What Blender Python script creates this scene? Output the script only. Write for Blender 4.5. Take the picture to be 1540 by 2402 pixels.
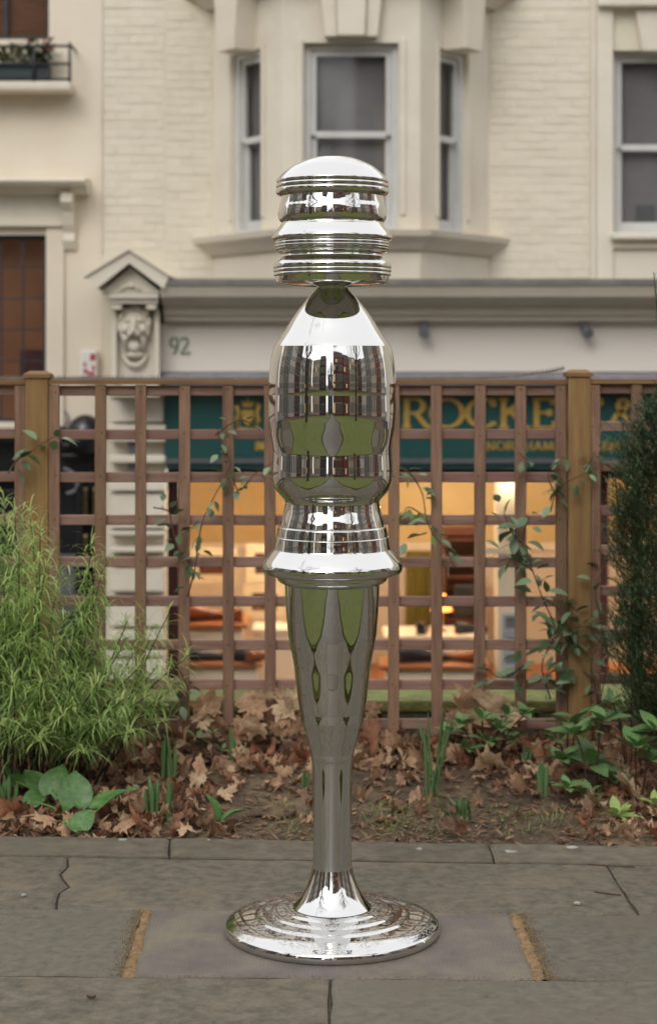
import bpy, bmesh, math, random
from mathutils import Vector, Matrix, noise, Quaternion
R = math.radians
rnd = random.Random(7)
for o in list(bpy.data.objects): bpy.data.objects.remove(o)
scene = bpy.context.scene
COL = scene.collection

# ------------------------------------------------------------------ camera
FPX, VX, HY, CH = 4330.0, 770.0, 850.0, 1.5      # focal length and horizon of the photograph (1540 x 2402 px), eye height
cam = bpy.data.cameras.new('camera'); camo = bpy.data.objects.new('camera', cam); COL.objects.link(camo)
camo.location = (0, 0, CH); camo.rotation_euler = (R(90), 0, 0)
cam.sensor_fit = 'VERTICAL'; cam.sensor_height = 36.0; cam.sensor_width = 24.0
cam.lens = FPX/2402*36; cam.shift_y = -(1201-HY)/2402; cam.shift_x = 0
cam.clip_start = 0.05; cam.clip_end = 400
cam.dof.use_dof = True; cam.dof.focus_distance = 4.80; cam.dof.aperture_fstop = 3.5
scene.camera = camo

# ------------------------------------------------------------------ sky and sun (overcast winter day)
w = bpy.data.worlds.new('World'); scene.world = w; w.use_nodes = True
nt = w.node_tree; nt.nodes.clear()
sky = nt.nodes.new('ShaderNodeTexSky'); sky.sky_type = 'NISHITA'; sky.sun_disc = False
sky.sun_elevation = R(38); sky.sun_rotation = R(200); sky.air_density = 1.0; sky.dust_density = 4.0; sky.ozone_density = 1.0
hs = nt.nodes.new('ShaderNodeHueSaturation'); hs.inputs['Saturation'].default_value = 0.16
bg = nt.nodes.new('ShaderNodeBackground'); bg.inputs['Strength'].default_value = 0.13
out = nt.nodes.new('ShaderNodeOutputWorld')
cl = nt.nodes.new('ShaderNodeMix'); cl.data_type = 'RGBA'; cl.inputs[0].default_value = .72; cl.inputs[7].default_value = (11.0, 11.2, 11.5, 1)   # even cloud cover
nt.links.new(sky.outputs[0], hs.inputs['Color']); nt.links.new(hs.outputs[0], cl.inputs[6]); nt.links.new(cl.outputs[2], bg.inputs['Color']); nt.links.new(bg.outputs[0], out.inputs[0])
sun = bpy.data.lights.new('sun', 'SUN'); sun.energy = 0.7; sun.angle = R(25); sun.color = (1, .96, .90)
suno = bpy.data.objects.new('sun', sun); COL.objects.link(suno)
sdir = Vector((-0.34*math.cos(R(38)), -0.94*math.cos(R(38)), math.sin(R(38))))     # towards the sun, behind the viewer
suno.rotation_euler = (-sdir).to_track_quat('-Z', 'Y').to_euler()
suno.location = (0, -4, 12)
scene.view_settings.view_transform = 'Standard'; scene.view_settings.look = 'None'
scene.view_settings.exposure = 0.28; scene.view_settings.gamma = 1.0; scene.view_settings.use_curve_mapping = False
scene.render.engine = 'CYCLES'

# ------------------------------------------------------------------ helpers
def at(x, y, d): return Vector(((x-VX)/FPX*d, d, CH-(y-HY)/FPX*d))
def gnd(x, y, z=0.0):
    d = (CH-z)*FPX/(y-HY); return Vector(((x-VX)/FPX*d, d, z))
def s2l(c):
    return tuple((v/12.92 if v <= .04045 else ((v+.055)/1.055)**2.4) for v in c)
def hexc(h, k=1.0):
    h = h.lstrip('#'); return tuple(v*k for v in s2l([int(h[i:i+2], 16)/255 for i in (0, 2, 4)]))

def mat(name, c1, c2=None, scale=6, rough=.7, bump=.15, bscale=80, stretch=(1, 1, 1), metallic=0, var=.08, spec=.4,
        c3=None, c3s=1.5, transl=0, emit=None, rvar=.1, coat=0, worldtex=False, bdist=.004, detail=6):
    m = bpy.data.materials.new(name); m.use_nodes = True; t = m.node_tree; N = t.nodes; L = t.links
    b = N['Principled BSDF']; o = N['Material Output']
    c2 = c2 or tuple(v*.75 for v in c1)
    tc = N.new('ShaderNodeTexCoord'); info = N.new('ShaderNodeObjectInfo'); mp = N.new('ShaderNodeMapping')
    mp.inputs['Scale'].default_value = stretch
    if worldtex:
        geo = N.new('ShaderNodeNewGeometry'); L.new(geo.outputs['Position'], mp.inputs['Vector'])
    else:
        L.new(tc.outputs['Object'], mp.inputs['Vector'])
        sc = N.new('ShaderNodeVectorMath'); sc.operation = 'SCALE'; sc.inputs[0].default_value = (37, 53, 71)
        L.new(info.outputs['Random'], sc.inputs['Scale']); L.new(sc.outputs[0], mp.inputs['Location'])
    n1 = N.new('ShaderNodeTexNoise'); n1.inputs['Scale'].default_value = scale; n1.inputs['Detail'].default_value = detail
    n1.inputs['Roughness'].default_value = .62
    L.new(mp.outputs[0], n1.inputs['Vector'])
    rp = N.new('ShaderNodeValToRGB'); rp.color_ramp.elements[0].position = .32; rp.color_ramp.elements[1].position = .68
    rp.color_ramp.elements[0].color = (*c1, 1); rp.color_ramp.elements[1].color = (*c2, 1)
    L.new(n1.outputs['Fac'], rp.inputs['Fac']); colo = rp.outputs[0]
    if c3:
        n3 = N.new('ShaderNodeTexNoise'); n3.inputs['Scale'].default_value = c3s; n3.inputs['Detail'].default_value = 8; n3.inputs['Roughness'].default_value = .7
        L.new(mp.outputs[0], n3.inputs['Vector'])
        r3 = N.new('ShaderNodeMapRange'); r3.inputs[1].default_value = .50; r3.inputs[2].default_value = .68
        L.new(n3.outputs['Fac'], r3.inputs[0])
        mx = N.new('ShaderNodeMix'); mx.data_type = 'RGBA'; L.new(r3.outputs[0], mx.inputs[0]); L.new(colo, mx.inputs[6]); mx.inputs[7].default_value = (*c3, 1)
        colo = mx.outputs[2]
    if var:
        hv = N.new('ShaderNodeHueSaturation'); mr = N.new('ShaderNodeMapRange'); mr.inputs[3].default_value = 1-var; mr.inputs[4].default_value = 1+var
        L.new(info.outputs['Random'], mr.inputs[0]); L.new(mr.outputs[0], hv.inputs['Value']); L.new(colo, hv.inputs['Color']); colo = hv.outputs[0]
    L.new(colo, b.inputs['Base Color'])
    b.inputs['Metallic'].default_value = metallic; b.inputs['Specular IOR Level'].default_value = spec
    if coat: b.inputs['Coat Weight'].default_value = coat
    mrr = N.new('ShaderNodeMapRange'); mrr.inputs[3].default_value = max(.02, rough-rvar); mrr.inputs[4].default_value = min(1, rough+rvar)
    L.new(n1.outputs['Fac'], mrr.inputs[0]); L.new(mrr.outputs[0], b.inputs['Roughness'])
    if bump:
        n2 = N.new('ShaderNodeTexNoise'); n2.inputs['Scale'].default_value = bscale; n2.inputs['Detail'].default_value = 5
        L.new(mp.outputs[0], n2.inputs['Vector'])
        bp = N.new('ShaderNodeBump'); bp.inputs['Strength'].default_value = bump; bp.inputs['Distance'].default_value = bdist
        L.new(n2.outputs['Fac'], bp.inputs['Height']); L.new(bp.outputs[0], b.inputs['Normal'])
    if emit:
        b.inputs['Emission Color'].default_value = (*emit[0], 1); b.inputs['Emission Strength'].default_value = emit[1]
    if transl:
        tr = N.new('ShaderNodeBsdfTranslucent'); L.new(colo, tr.inputs['Color']); ms = N.new('ShaderNodeMixShader'); ms.inputs[0].default_value = transl
        L.new(b.outputs[0], ms.inputs[1]); L.new(tr.outputs[0], ms.inputs[2]); L.new(ms.outputs[0], o.inputs['Surface'])
    return m

def glass_mat(name, tint, gloss=.10):
    m = bpy.data.materials.new(name); m.use_nodes = True; t = m.node_tree; N = t.nodes; L = t.links
    for n in list(N):
        if n.type != 'OUTPUT_MATERIAL': N.remove(n)
    tr = N.new('ShaderNodeBsdfTransparent'); tr.inputs[0].default_value = (*tint, 1)
    gl = N.new('ShaderNodeBsdfGlossy'); gl.inputs['Roughness'].default_value = .03
    mx = N.new('ShaderNodeMixShader'); mx.inputs[0].default_value = gloss
    L.new(tr.outputs[0], mx.inputs[1]); L.new(gl.outputs[0], mx.inputs[2]); L.new(mx.outputs[0], N['Material Output'].inputs[0])
    return m

W = {}                                   # world matrix of every object that is used as a parent
def link(o, parent=None, M=None):
    COL.objects.link(o); M = M or Matrix.Identity(4); W[o] = M.copy()
    if parent:
        o.parent = parent; o.matrix_parent_inverse = W[parent].inverted()
    o.matrix_basis = M
    return o
def tag(o, label=None, cat=None, group=None, kind=None):
    if label: o['label'] = label
    if cat: o['category'] = cat
    if group: o['group'] = group
    if kind: o['kind'] = kind
    return o
def thing(name, loc, label, cat, group=None, rz=0):
    o = bpy.data.objects.new(name, None); o.empty_display_size = .1
    link(o, None, Matrix.Translation(Vector(loc)) @ Matrix.Rotation(rz, 4, 'Z'))
    return tag(o, label, cat, group)

class MB:
    def __init__(s): s.v = []; s.f = []; s.sm = []
    def face(s, idx, sm=False): s.f.append(idx); s.sm.append(sm)
    def box(s, x0, x1, y0, y1, z0, z1, M=None):
        n = len(s.v)
        for z in (z0, z1):
            for (x, y) in ((x0, y0), (x1, y0), (x1, y1), (x0, y1)):
                p = Vector((x, y, z)); s.v.append(M @ p if M else p)
        for f in ((3, 2, 1, 0), (4, 5, 6, 7), (0, 1, 5, 4), (1, 2, 6, 5), (2, 3, 7, 6), (3, 0, 4, 7)): s.face([n+i for i in f])
        return s
    def pbox(s, x0, x1, y0, y1, d0, d1):            # box whose front face, d0 metres away, covers these photo pixels
        a = at(x0, y1, d0); b = at(x1, y0, d0); return s.box(a.x, b.x, d0, d1, a.z, b.z)
    def prism(s, pts, y0, y1, M=None):              # outline in x,z pushed from y0 to y1
        n = len(s.v); k = len(pts)
        for y in (y0, y1):
            for (x, z) in pts:
                p = Vector((x, y, z)); s.v.append(M @ p if M else p)
        s.face([n+i for i in range(k)]); s.face([n+k+i for i in reversed(range(k))])
        for i in range(k): j = (i+1) % k; s.face([n+j, n+i, n+k+i, n+k+j])
        return s
    def extrude_x(s, prof, x0, x1):                 # outline in y,z pushed from x0 to x1
        n = len(s.v); k = len(prof)
        for x in (x0, x1):
            for (y, z) in prof: s.v.append(Vector((x, y, z)))
        s.face([n+i for i in range(k)]); s.face([n+k+i for i in reversed(range(k))])
        for i in range(k): j = (i+1) % k; s.face([n+j, n+i, n+k+i, n+k+j])
        return s
    def tube(s, pts, rad, k=6, cap=True):
        pts = [Vector(p) for p in pts]; rad = rad if isinstance(rad, (list, tuple)) else [rad]*len(pts); n0 = len(s.v)
        for i, p in enumerate(pts):
            t = (pts[min(i+1, len(pts)-1)]-pts[max(i-1, 0)]).normalized()
            a = t.cross(Vector((0, 0, 1)) if abs(t.z) < .9 else Vector((1, 0, 0))).normalized(); b = t.cross(a)
            for j in range(k):
                an = 2*math.pi*j/k; s.v.append(p+(a*math.cos(an)+b*math.sin(an))*rad[i])
        for i in range(len(pts)-1):
            for j in range(k):
                a = n0+i*k+j; b = n0+i*k+(j+1) % k; s.face([a, b, b+k, a+k], True)
        if cap:
            s.face([n0+j for j in reversed(range(k))]); s.face([n0+(len(pts)-1)*k+j for j in range(k)])
        return s
    def lathe(s, prof, seg=32, c=(0, 0)):           # list of (r, z)
        n = len(s.v); k = len(prof)
        for j in range(seg):
            an = 2*math.pi*j/seg
            for (r, z) in prof: s.v.append(Vector((c[0]+r*math.cos(an), c[1]+r*math.sin(an), z)))
        for j in range(seg):
            j2 = (j+1) % seg
            for i in range(k-1): s.face([n+j*k+i, n+j*k+i+1, n+j2*k+i+1, n+j2*k+i], True)
        return s
    def ball(s, c, r, k=10, q=7, M=None):
        n = len(s.v); c = Vector(c); r = Vector(r) if not isinstance(r, (int, float)) else Vector((r, r, r))
        for i in range(q+1):
            th = math.pi*i/q
            for j in range(k):
                ph = 2*math.pi*j/k; p = Vector((math.sin(th)*math.cos(ph)*r.x, math.sin(th)*math.sin(ph)*r.y, math.cos(th)*r.z))
                s.v.append(c+(M @ p if M else p))
        for i in range(q):
            for j in range(k):
                j2 = (j+1) % k; s.face([n+i*k+j, n+(i+1)*k+j, n+(i+1)*k+j2, n+i*k+j2], True)
        return s
    def blade(s, base, d, length, width, droop=.5, seg=4, up=None, fold=0):   # a narrow leaf that bends down under its weight
        p = Vector(base); d = Vector(d).normalized(); n0 = len(s.v); st = length/seg
        side = d.cross(up or Vector((0, 0, 1)))
        if side.length < .01: side = Vector((1, 0, 0))
        side.normalize()
        for i in range(seg+1):
            t = i/seg; wd = width*(.55+.9*t if t < .5 else 1.0*(1-((t-.5)/.5)**1.6)+.04)*.5
            s.v.append(p-side*wd); s.v.append(p+side*wd)
            p = p+d*st; d = (d+Vector((0, 0, -droop/seg))).normalized()
        for i in range(seg): a = n0+2*i; s.face([a, a+1, a+3, a+2], True)
        return s
    def mesh(s, name, center=True):
        c = Vector((0, 0, 0))
        if center and s.v:
            lo = Vector([min(p[i] for p in s.v) for i in range(3)]); hi = Vector([max(p[i] for p in s.v) for i in range(3)]); c = (lo+hi)/2
        me = bpy.data.meshes.new(name); me.from_pydata([tuple(p-c) for p in s.v], [], s.f)
        me.polygons.foreach_set('use_smooth', s.sm); me.update()
        return me, c
    def build(s, name, m, parent=None, bevel=0, fixn=True):
        me, c = s.mesh(name)
        if bevel or fixn:
            bm = bmesh.new(); bm.from_mesh(me)
            if bevel:
                bmesh.ops.bevel(bm, geom=[e for e in bm.edges if e.is_manifold and e.calc_face_angle(0) > .5], offset=bevel, segments=2, affect='EDGES', profile=.6, clamp_overlap=True)
            if fixn: bmesh.ops.recalc_face_normals(bm, faces=bm.faces)
            bm.to_mesh(me); bm.free()
        me.materials.append(m); o = bpy.data.objects.new(name, me)
        return link(o, parent, Matrix.Translation(c))
def inst(name, me, M, parent=None):
    return link(bpy.data.objects.new(name, me), parent, M)
def catmull(pts, n=6):
    if len(pts) < 3: return pts
    P = [Vector(p) for p in pts]; Q = [2*P[0]-P[1]]+P+[2*P[-1]-P[-2]]; outp = []
    for i in range(1, len(Q)-2):
        for k in range(n):
            t = k/n; a, b, c, d = Q[i-1], Q[i], Q[i+1], Q[i+2]
            outp.append(.5*((2*b)+(c-a)*t+(2*a-5*b+4*c-d)*t*t+(3*b-a-3*c+d)*t**3))
    outp.append(P[-1]); return outp

# ------------------------------------------------------------------ materials
M = {}
M['slab'] = mat('york stone', hexc('#706959', .98), hexc('#4e483d', .98), 26, .62, .9, 150, c3=hexc('#776a56', .95), c3s=3.2, var=.10, spec=.35, bdist=.003, detail=10)
M['slab_dark'] = mat('dark paving stone', hexc('#524c42', .98), hexc('#6a6456', .98), 34, .55, .8, 200, c3=hexc('#62594b', .95), c3s=4, var=.05, spec=.4, bdist=.002, detail=10)
M['slab_kerb'] = mat('mossy edging stone', hexc('#706858', .98), hexc('#544d42', .98), 18, .7, .8, 140, c3=hexc('#625f4e', .95), c3s=2.2, var=.12, spec=.3, detail=10)
M['sand'] = mat('jointing sand', hexc('#a08259', .95), hexc('#6b5740', .95), 45, .95, .9, 260, bdist=.006, var=0)
M['grit'] = mat('stone grit', hexc('#8f8672'), hexc('#6a6152'), 60, .9, .1, 90, var=0)
M['mortar'] = mat('dark joint grit', hexc('#4a4238'), hexc('#332d26'), 40, .95, .8, 200, var=0)
M['white_spot'] = mat('bird lime', (.42, .41, .38), (.26, .25, .23), 60, .8, .1, 200)
M['soil'] = mat('garden soil', hexc('#65543f'), hexc('#42352a'), 9, .92, .8, 60, c3=hexc('#77664e'), c3s=2.5, worldtex=True, var=0, bdist=.01)
M['mulch'] = mat('bark mulch', hexc('#6b5444'), hexc('#47372c'), 30, .9, .3, 90, var=0)
M['mulch2'] = mat('leaf shreds', hexc('#9a7656'), hexc('#6c5040'), 30, .85, .3, 90, var=0)
M['straw'] = mat('dry straw', hexc('#a08a5c'), hexc('#7a6a48'), 30, .85, .1, 90, var=0)
M['twig'] = mat('twig bark', hexc('#4a3a30'), hexc('#6b5546'), 30, .9, .3, 90)
def leafmat(nm, a, b, **k): return mat(nm, hexc(a), hexc(b), 25, k.get('rough', .75), .4, 70, var=.22, spec=.25, transl=k.get('transl', .18), c3=hexc(k['c3']) if 'c3' in k else None, c3s=14)
M['dry1'] = leafmat('dry leaf tan', '#bd9a7a', '#a37f62', c3='#84634a')
M['dry2'] = leafmat('dry leaf brown', '#a07e64', '#80624e', c3='#604a3a')
M['dry3'] = leafmat('dry leaf pale', '#cfb595', '#b59878', c3='#98785a')
M['dry4'] = leafmat('dry leaf russet', '#a26e54', '#845844', c3='#b08864')
M['wood_v'] = mat('stained slat vertical', hexc('#947661'), hexc('#735547'), 5, .72, .5, 60, stretch=(9, 9, .9), var=.2, c3=hexc('#8d7054'), c3s=.8, spec=.25)
M['wood_h'] = mat('stained slat horizontal', hexc('#9c7f70'), hexc('#7c5d52'), 5, .72, .5, 60, stretch=(.9, 9, 9), var=.2, c3=hexc('#8a6760'), c3s=.8, spec=.25)
M['wood_post'] = mat('treated post', hexc('#9a7b50'), hexc('#846742'), 6, .75, .3, 60, stretch=(8, 8, .7), var=.06, c3=hexc('#7d5a3c'), c3s=.5, spec=.25)
M['wood_rail'] = mat('treated rail', hexc('#8b6c48'), hexc('#755540'), 6, .75, .3, 60, stretch=(.7, 8, 8), var=.06, spec=.25)
M['nail'] = mat('rusty nail', (.06, .045, .035), (.03, .02, .018), 50, .8, 0)
M['spike'] = mat('grey spike plastic', hexc('#7a746e'), hexc('#605a55'), 30, .6, .1, 90, var=.05)
M['moss'] = mat('mossy coping', hexc('#8f9258'), hexc('#6c7244'), 16, .95, .9, 70, c3=hexc('#6a6a48'), c3s=6, bdist=.01)
M['oldwall'] = mat('old garden wall', hexc('#74725c'), hexc('#5c5a48'), 10, .95, .8, 50, c3=hexc('#627048'), c3s=3)
M['dark'] = mat('gap shade', (.012, .010, .009), (.02, .017, .014), 10, .95, .3, 60)  # near-black colour paints in the shade of the gap under the trellis
CRE = '#cdbfa9'
M['render'] = mat('cream render', hexc('#dcd1bf', 1.0), hexc('#d6cab7', 1.0), 1.3, .75, .12, 40, var=0, c3=hexc('#d3c5b2'), c3s=.6, spec=.3, worldtex=True)
M['paint'] = mat('cream painted stone', hexc('#d9d1c1', 1.0), hexc('#d3cab9', 1.0), 1.7, .62, .12, 40, var=0, c3=hexc('#cdc2b1'), c3s=.9, spec=.3, worldtex=True)
M['brick'] = mat('painted brick', hexc('#d8cfbe', 1.0), hexc('#d3cab8', 1.0), 3, .68, .3, 60, var=.03, c3=hexc('#cec5b0'), c3s=4, spec=.3)
M['brickbed'] = mat('painted mortar', hexc('#d5cdb9'), hexc('#cfc7b3'), 6, .8, .2, 60, var=0)
M['fascia'] = mat('fascia paint', hexc('#ddd6cc', 1.0), hexc('#d8d0c5', 1.0), .8, .5, .04, 20, var=0, spec=.35, worldtex=True)
M['lead'] = mat('lead flashing', hexc('#78736f'), hexc('#625e5b'), 5, .6, .3, 30)
M['sash'] = mat('white sash paint', hexc('#c9c8c6'), hexc('#bdbbb7'), 5, .45, .05, 40, var=.03)
M['blind'] = mat('grey roller blind', hexc('#737072'), hexc('#6a6769'), 3, .8, .05, 90, var=.06)
M['room'] = mat('dim room', (.03, .028, .028), (.02, .02, .02), 3, .9, 0)
M['glass'] = glass_mat('window glass', (.95, .955, .95), .022)
M['brown_blind'] = mat('brown blind', hexc('#6d4a36'), hexc('#5c3c2b'), 4, .8, .2, 90, stretch=(1, 1, 8))
M['iron'] = mat('black iron', (.02, .022, .026), (.035, .035, .04), 20, .5, .2, 60)
M['planter'] = mat('dark green planter', (.018, .03, .035), (.03, .042, .046), 10, .5, .1, 40)
M['blackpaint'] = mat('black gloss paint', (.011, .011, .013), (.016, .016, .018), 4, .22, .03, 20, spec=.5)
M['brass'] = mat('old brass', hexc('#9a8660'), hexc('#7d6a48'), 20, .35, .1, 60, metallic=.8)
M['lit'] = mat('lamplit pane', hexc('#7c5640'), hexc('#6b4733'), 2, .3, .03, 10, var=.1, emit=(hexc('#8a5a3c'), .10))
M['red'] = mat('red print', hexc('#b0304a'), hexc('#a02a40'), 9, .5, 0)
M['white'] = mat('white plastic', (.72, .70, .66), (.66, .64, .60), 9, .45, .02, 30)
M['green'] = mat('green sign paint', hexc('#1f4a47', 1.0), hexc('#1b413f', 1.0), 2, .35, .02, 20, var=.03)
M['gold'] = mat('gilded letter', hexc('#bd9a4e'), hexc('#a3823c'), 12, .45, .1, 60, metallic=.35, var=.04)
M['greystrip'] = mat('grey awning bar', hexc('#5c5d60'), hexc('#4f5053'), 4, .5, .05, 30)
M['numgreen'] = mat('sage number paint', hexc('#7f8a78'), hexc('#74806e'), 9, .5, 0)
M['maroon'] = mat('maroon timber', hexc('#4d2a28'), hexc('#3f211f'), 6, .4, .1, 30, stretch=(4, 4, .6))
M['spot'] = mat('grey lamp metal', hexc('#7e7c82'), hexc('#6b696f'), 12, .4, .05, 40)
M['ochre'] = mat('ochre shop wall', hexc('#c5a874'), hexc('#b99a64'), 2, .8, .05, 30, var=0)
M['shopcream'] = mat('cream shop panel', hexc('#e0cdb0'), hexc('#d6c2a4'), 3, .6, .05, 30)
M['shopwood'] = mat('polished shop wood', hexc('#a8622c'), hexc('#8a4a1e'), 5, .3, .08, 30, stretch=(.6, 6, 6), spec=.5)
M['darkwood'] = mat('dark shop wood', hexc('#5c3526'), hexc('#43261b'), 5, .35, .08, 30, stretch=(.6, 6, 6))
M['olive'] = mat('olive curtain', hexc('#8f8038'), hexc('#77692c'), 6, .85, .4, 12, stretch=(8, 8, .5))
M['shoe_tan'] = mat('tan leather', hexc('#8a4a24'), hexc('#6e3718'), 9, .25, .1, 60)
M['shoe_black'] = mat('black leather', (.02, .018, .018), (.03, .025, .024), 9, .22, .1, 60)
M['shade'] = mat('lit lamp shade', hexc('#f0a050'), hexc('#e08c3c'), 6, .8, 0, emit=(hexc('#ff9a48'), 3))
M['lamp'] = mat('lit ceiling lamp', (1, .9, .7), (1, .85, .6), 6, .8, 0, emit=((1, .80, .52), 8))
M['frame'] = mat('cream picture frame', hexc('#d9c6a6'), hexc('#c6b08c'), 9, .5, .1, 40)
M['picture'] = mat('brown picture', hexc('#5c3a2c'), hexc('#2c221e'), 6, .5, 0, c3=hexc('#8f5a38'), c3s=9)
M['grey_frame'] = mat('pale grey frame', hexc('#a9abaf'), hexc('#9a9ca0'), 9, .5, .05, 40)
M['asphalt'] = mat('asphalt', (.05, .05, .05), (.04, .04, .042), 30, .85, .5, 200, var=0)
M['pathfar'] = mat('path stone', hexc('#585045'), hexc('#4b453c'), 4, .6, .3, 80, var=0, c3=hexc('#5f5a4c'), worldtex=True)
M['lawn'] = mat('mown lawn', hexc('#7a8242', .85), hexc('#69733a', .85), 3, .95, .9, 90, var=0, c3=hexc('#838648', .85), c3s=12, worldtex=True, bdist=.03)
M['lawnedge'] = mat('yellowed lawn edge', hexc('#8f8c4a', .8), hexc('#7c7a3c', .8), 12, .95, .9, 90, var=0, bdist=.03)

# ------------------------------------------------------------------ the setting: ground, path, paving
def sheet(name, x0, x1, y0, y1, z, m, th=.3):
    o = MB().box(x0, x1, y0, y1, z-th, z).build(name, m); o['kind'] = 'structure'; return o
sheet('ground', -150, 150, -150, 7.0, -.09, M['soil'], .5)
sheet('road', -150, 150, 7.6, 150, -1.62, M['asphalt'], .5)
pv = MB().box(-6, 6, 4.07, 5.84, -.2, -.010).box(-1.06, 1.06, 3.2, 4.069, -.2, -.010).build('paving', M['mortar']); pv['kind'] = 'structure'
cp = sheet('garden_path', -1.05, 1.05, -16, 3.195, -.004, M['pathfar'], .1)
sheet('end_path', -14, 14, -19, -16.02, -.004, M['pathfar'], .1)

def bedline(x): return 5.836-.0629*(x+1.038)
def row1(x): return 5.609-.053*(x+.997)
def row2(x): return 5.070-.0307*(x+.902)
def row3(x): return 4.517-.0238*(x+.803)
def row4(x): return 4.085-.004*x
def row5(x): return 3.20
def slab(corners, m, gap=.008, th=.07, z=0, jit=.004, left=None, right=None, name='slab'):
    # corners: far-left, far-right, near-right, near-left; left/right may be cracked edges (lists of points far to near)
    a, b, c, d = [Vector((p[0], p[1])) for p in corners]
    def edge(p, q, n):
        n = max(2, n); t = (q-p).normalized(); nn = Vector((-t.y, t.x)); L = (q-p).length
        return [p+(q-p)*(i/n)+(nn*rnd.uniform(-jit, jit) if i else Vector((0, 0))) for i in range(n)]
    P = edge(a, b, int((b-a).length/.07))
    P += ([b]+[Vector(q) for q in right]) if right else edge(b, c, int((c-b).length/.07))
    P += edge(c, d, int((c-d).length/.07))
    P += ([d]+[Vector(q) for q in reversed(left)]) if left else edge(d, a, int((d-a).length/.07))
    cen = (a+b+c+d)/4; ex = max((b-a).length, (c-d).length); ey = (d-a).length
    P = [Vector((cen.x+(p.x-cen.x)*(1-gap/ex), cen.y+(p.y-cen.y)*(1-gap/ey))) for p in P]
    zz = z+rnd.uniform(-.0015, .0015); n = len(P); mb = MB(); tl = rnd.uniform(-.002, .002)
    for p in P: mb.v.append(Vector((p.x, p.y, zz-th)))
    for p in P: mb.v.append(Vector((p.x, p.y, zz-.0045)))
    for p in P:
        q = cen+(p-cen)*(1-.010/max(.3, (p-cen).length)); mb.v.append(Vector((q.x, q.y, zz+tl*(p.x-cen.x))))
    for k in range(2):
        for i in range(n): j = (i+1) % n; mb.face([k*n+i, k*n+j, (k+1)*n+j, (k+1)*n+i])
    mb.face([2*n+i for i in range(n)])
    return mb.build(name, m, pv)
def qx(px, py): return gnd(px, py).x
def row(fa, fb, xs, mats, gap=.008, z=0, cracks={}):
    # xs: list of (x at far line, x at near line) joints
    for i in range(len(xs)-1):
        (a0, a1), (b0, b1) = xs[i], xs[i+1]
        slab([(a0, fa(a0)), (b0, fa(b0)), (b1, fb(b1)), (a1, fb(a1))], mats[i % len(mats)], gap, z=z, left=cracks.get(i), right=cracks.get(i+1))
E = [(-6, -6), (-4.6, -4.6), (-3.4, -3.4), (-2.2, -2.2)]; E2 = [(2.1, 2.1), (3.3, 3.3), (4.5, 4.5), (6, 6)]
k1, k2, sd, st = M['slab_kerb'], M['slab_kerb'], M['slab_dark'], M['slab']
row(bedline, row1, E[:3]+[(-2.3, -2.3), (qx(400, 1966), qx(398, 2012)), (qx(1140, 1972), qx(1158, 2023)), (1.9, 1.95)]+E2[1:], [k1], .007, .004)
ck = [gnd(*p).xy for p in ((160, 2030), (142, 2048), (150, 2062), (163, 2078), (140, 2092), (134, 2112))]
row(row1, row2, E[:3]+[(-1.9, -1.9), (qx(158, 2012), qx(134, 2130)), (qx(790, 2018), qx(790, 2140)), (qx(1422, 2030), qx(1497, 2145)), (2.2, 2.25)]+E2[1:], [st], .008, 0, {4: ck})
la, lb = (qx(337, 2135), qx(287, 2289)), (qx(354, 2135), qx(313, 2289)); ra, rb = (qx(1196, 2141), qx(1255, 2299)), (qx(1217, 2141), qx(1279, 2299))
row(row2, row3, E[:3]+[(-2.0, -2.0), la], [sd], .007)
row(row2, row3, [rb, (2.3, 2.3)]+E2[1:], [sd], .007)
row(row3, row4, E[:3]+[(-1.7, -1.7), (qx(775, 2298), qx(775, 2298)-.002), (1.6, 1.6)]+E2[1:], [sd, st], .008)
row(row4, row5, [(-1.06, -1.06), (-.36, -.36), (.42, .42), (1.06, 1.06)], [st, sd], .008)
# the ribbed slab under the sculpture
rib = mat('ribbed paving stone', hexc('#756c60', .98), hexc('#5c5450', .95), 7, .6, 0, 60, c3=hexc('#7f765f', .95), c3s=2.4, var=0, spec=.35, detail=10)
_t = rib.node_tree; _w = _t.nodes.new('ShaderNodeTexWave'); _w.wave_type = 'BANDS'; _w.bands_direction = 'X'; _w.inputs['Scale'].default_value = 34; _w.inputs['Distortion'].default_value = .25
_tc = _t.nodes.new('ShaderNodeTexCoord'); _t.links.new(_tc.outputs['Object'], _w.inputs['Vector'])
_b = _t.nodes.new('ShaderNodeBump'); _b.inputs['Strength'].default_value = .3; _b.inputs['Distance'].default_value = .0025
_t.links.new(_w.outputs['Fac'], _b.inputs['Height']); _t.links.new(_b.outputs[0], _t.nodes['Principled BSDF'].inputs['Normal'])
rs = slab([(lb[0], row2(lb[0])), (ra[0], row2(ra[0])), (ra[1], row3(ra[1])), (lb[1], row3(lb[1]))], rib, .006, name='ribbed_slab')
def sandstrip(p0, p1, fa, fb, wob=.006):
    mb = MB(); n = 26; grid = []
    for i in range(n+1):
        t = i/n; row_ = []
        for j, (q0, q1) in enumerate((p0, p1)):
            x = q0+(q1-q0)*t; y = fa(x)+(fb(x)-fa(x))*t; row_.append((x, y))
        for k in range(5):
            u = k/4; x = row_[0][0]*(1-u)+row_[1][0]*u+(rnd.uniform(-wob, wob) if k in (0, 4) else 0); y = row_[0][1]*(1-u)+row_[1][1]*u
            mb.v.append(Vector((x, y, (-.0075 if k in (0, 4) else -.003)+rnd.uniform(-.004, .006))))
    for i in range(n):
        for k in range(4): a = i*5+k; mb.face([a, a+1, a+6, a+5], True)
    o = mb.build('sand_joint', M['sand'], pv); return o
sandstrip((la[0]-.006, la[1]-.006), (lb[0]+.006, lb[1]+.006), row2, row3); sandstrip((ra[0]-.006, ra[1]-.006), (rb[0]+.006, rb[1]+.006), row2, row3)
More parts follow.
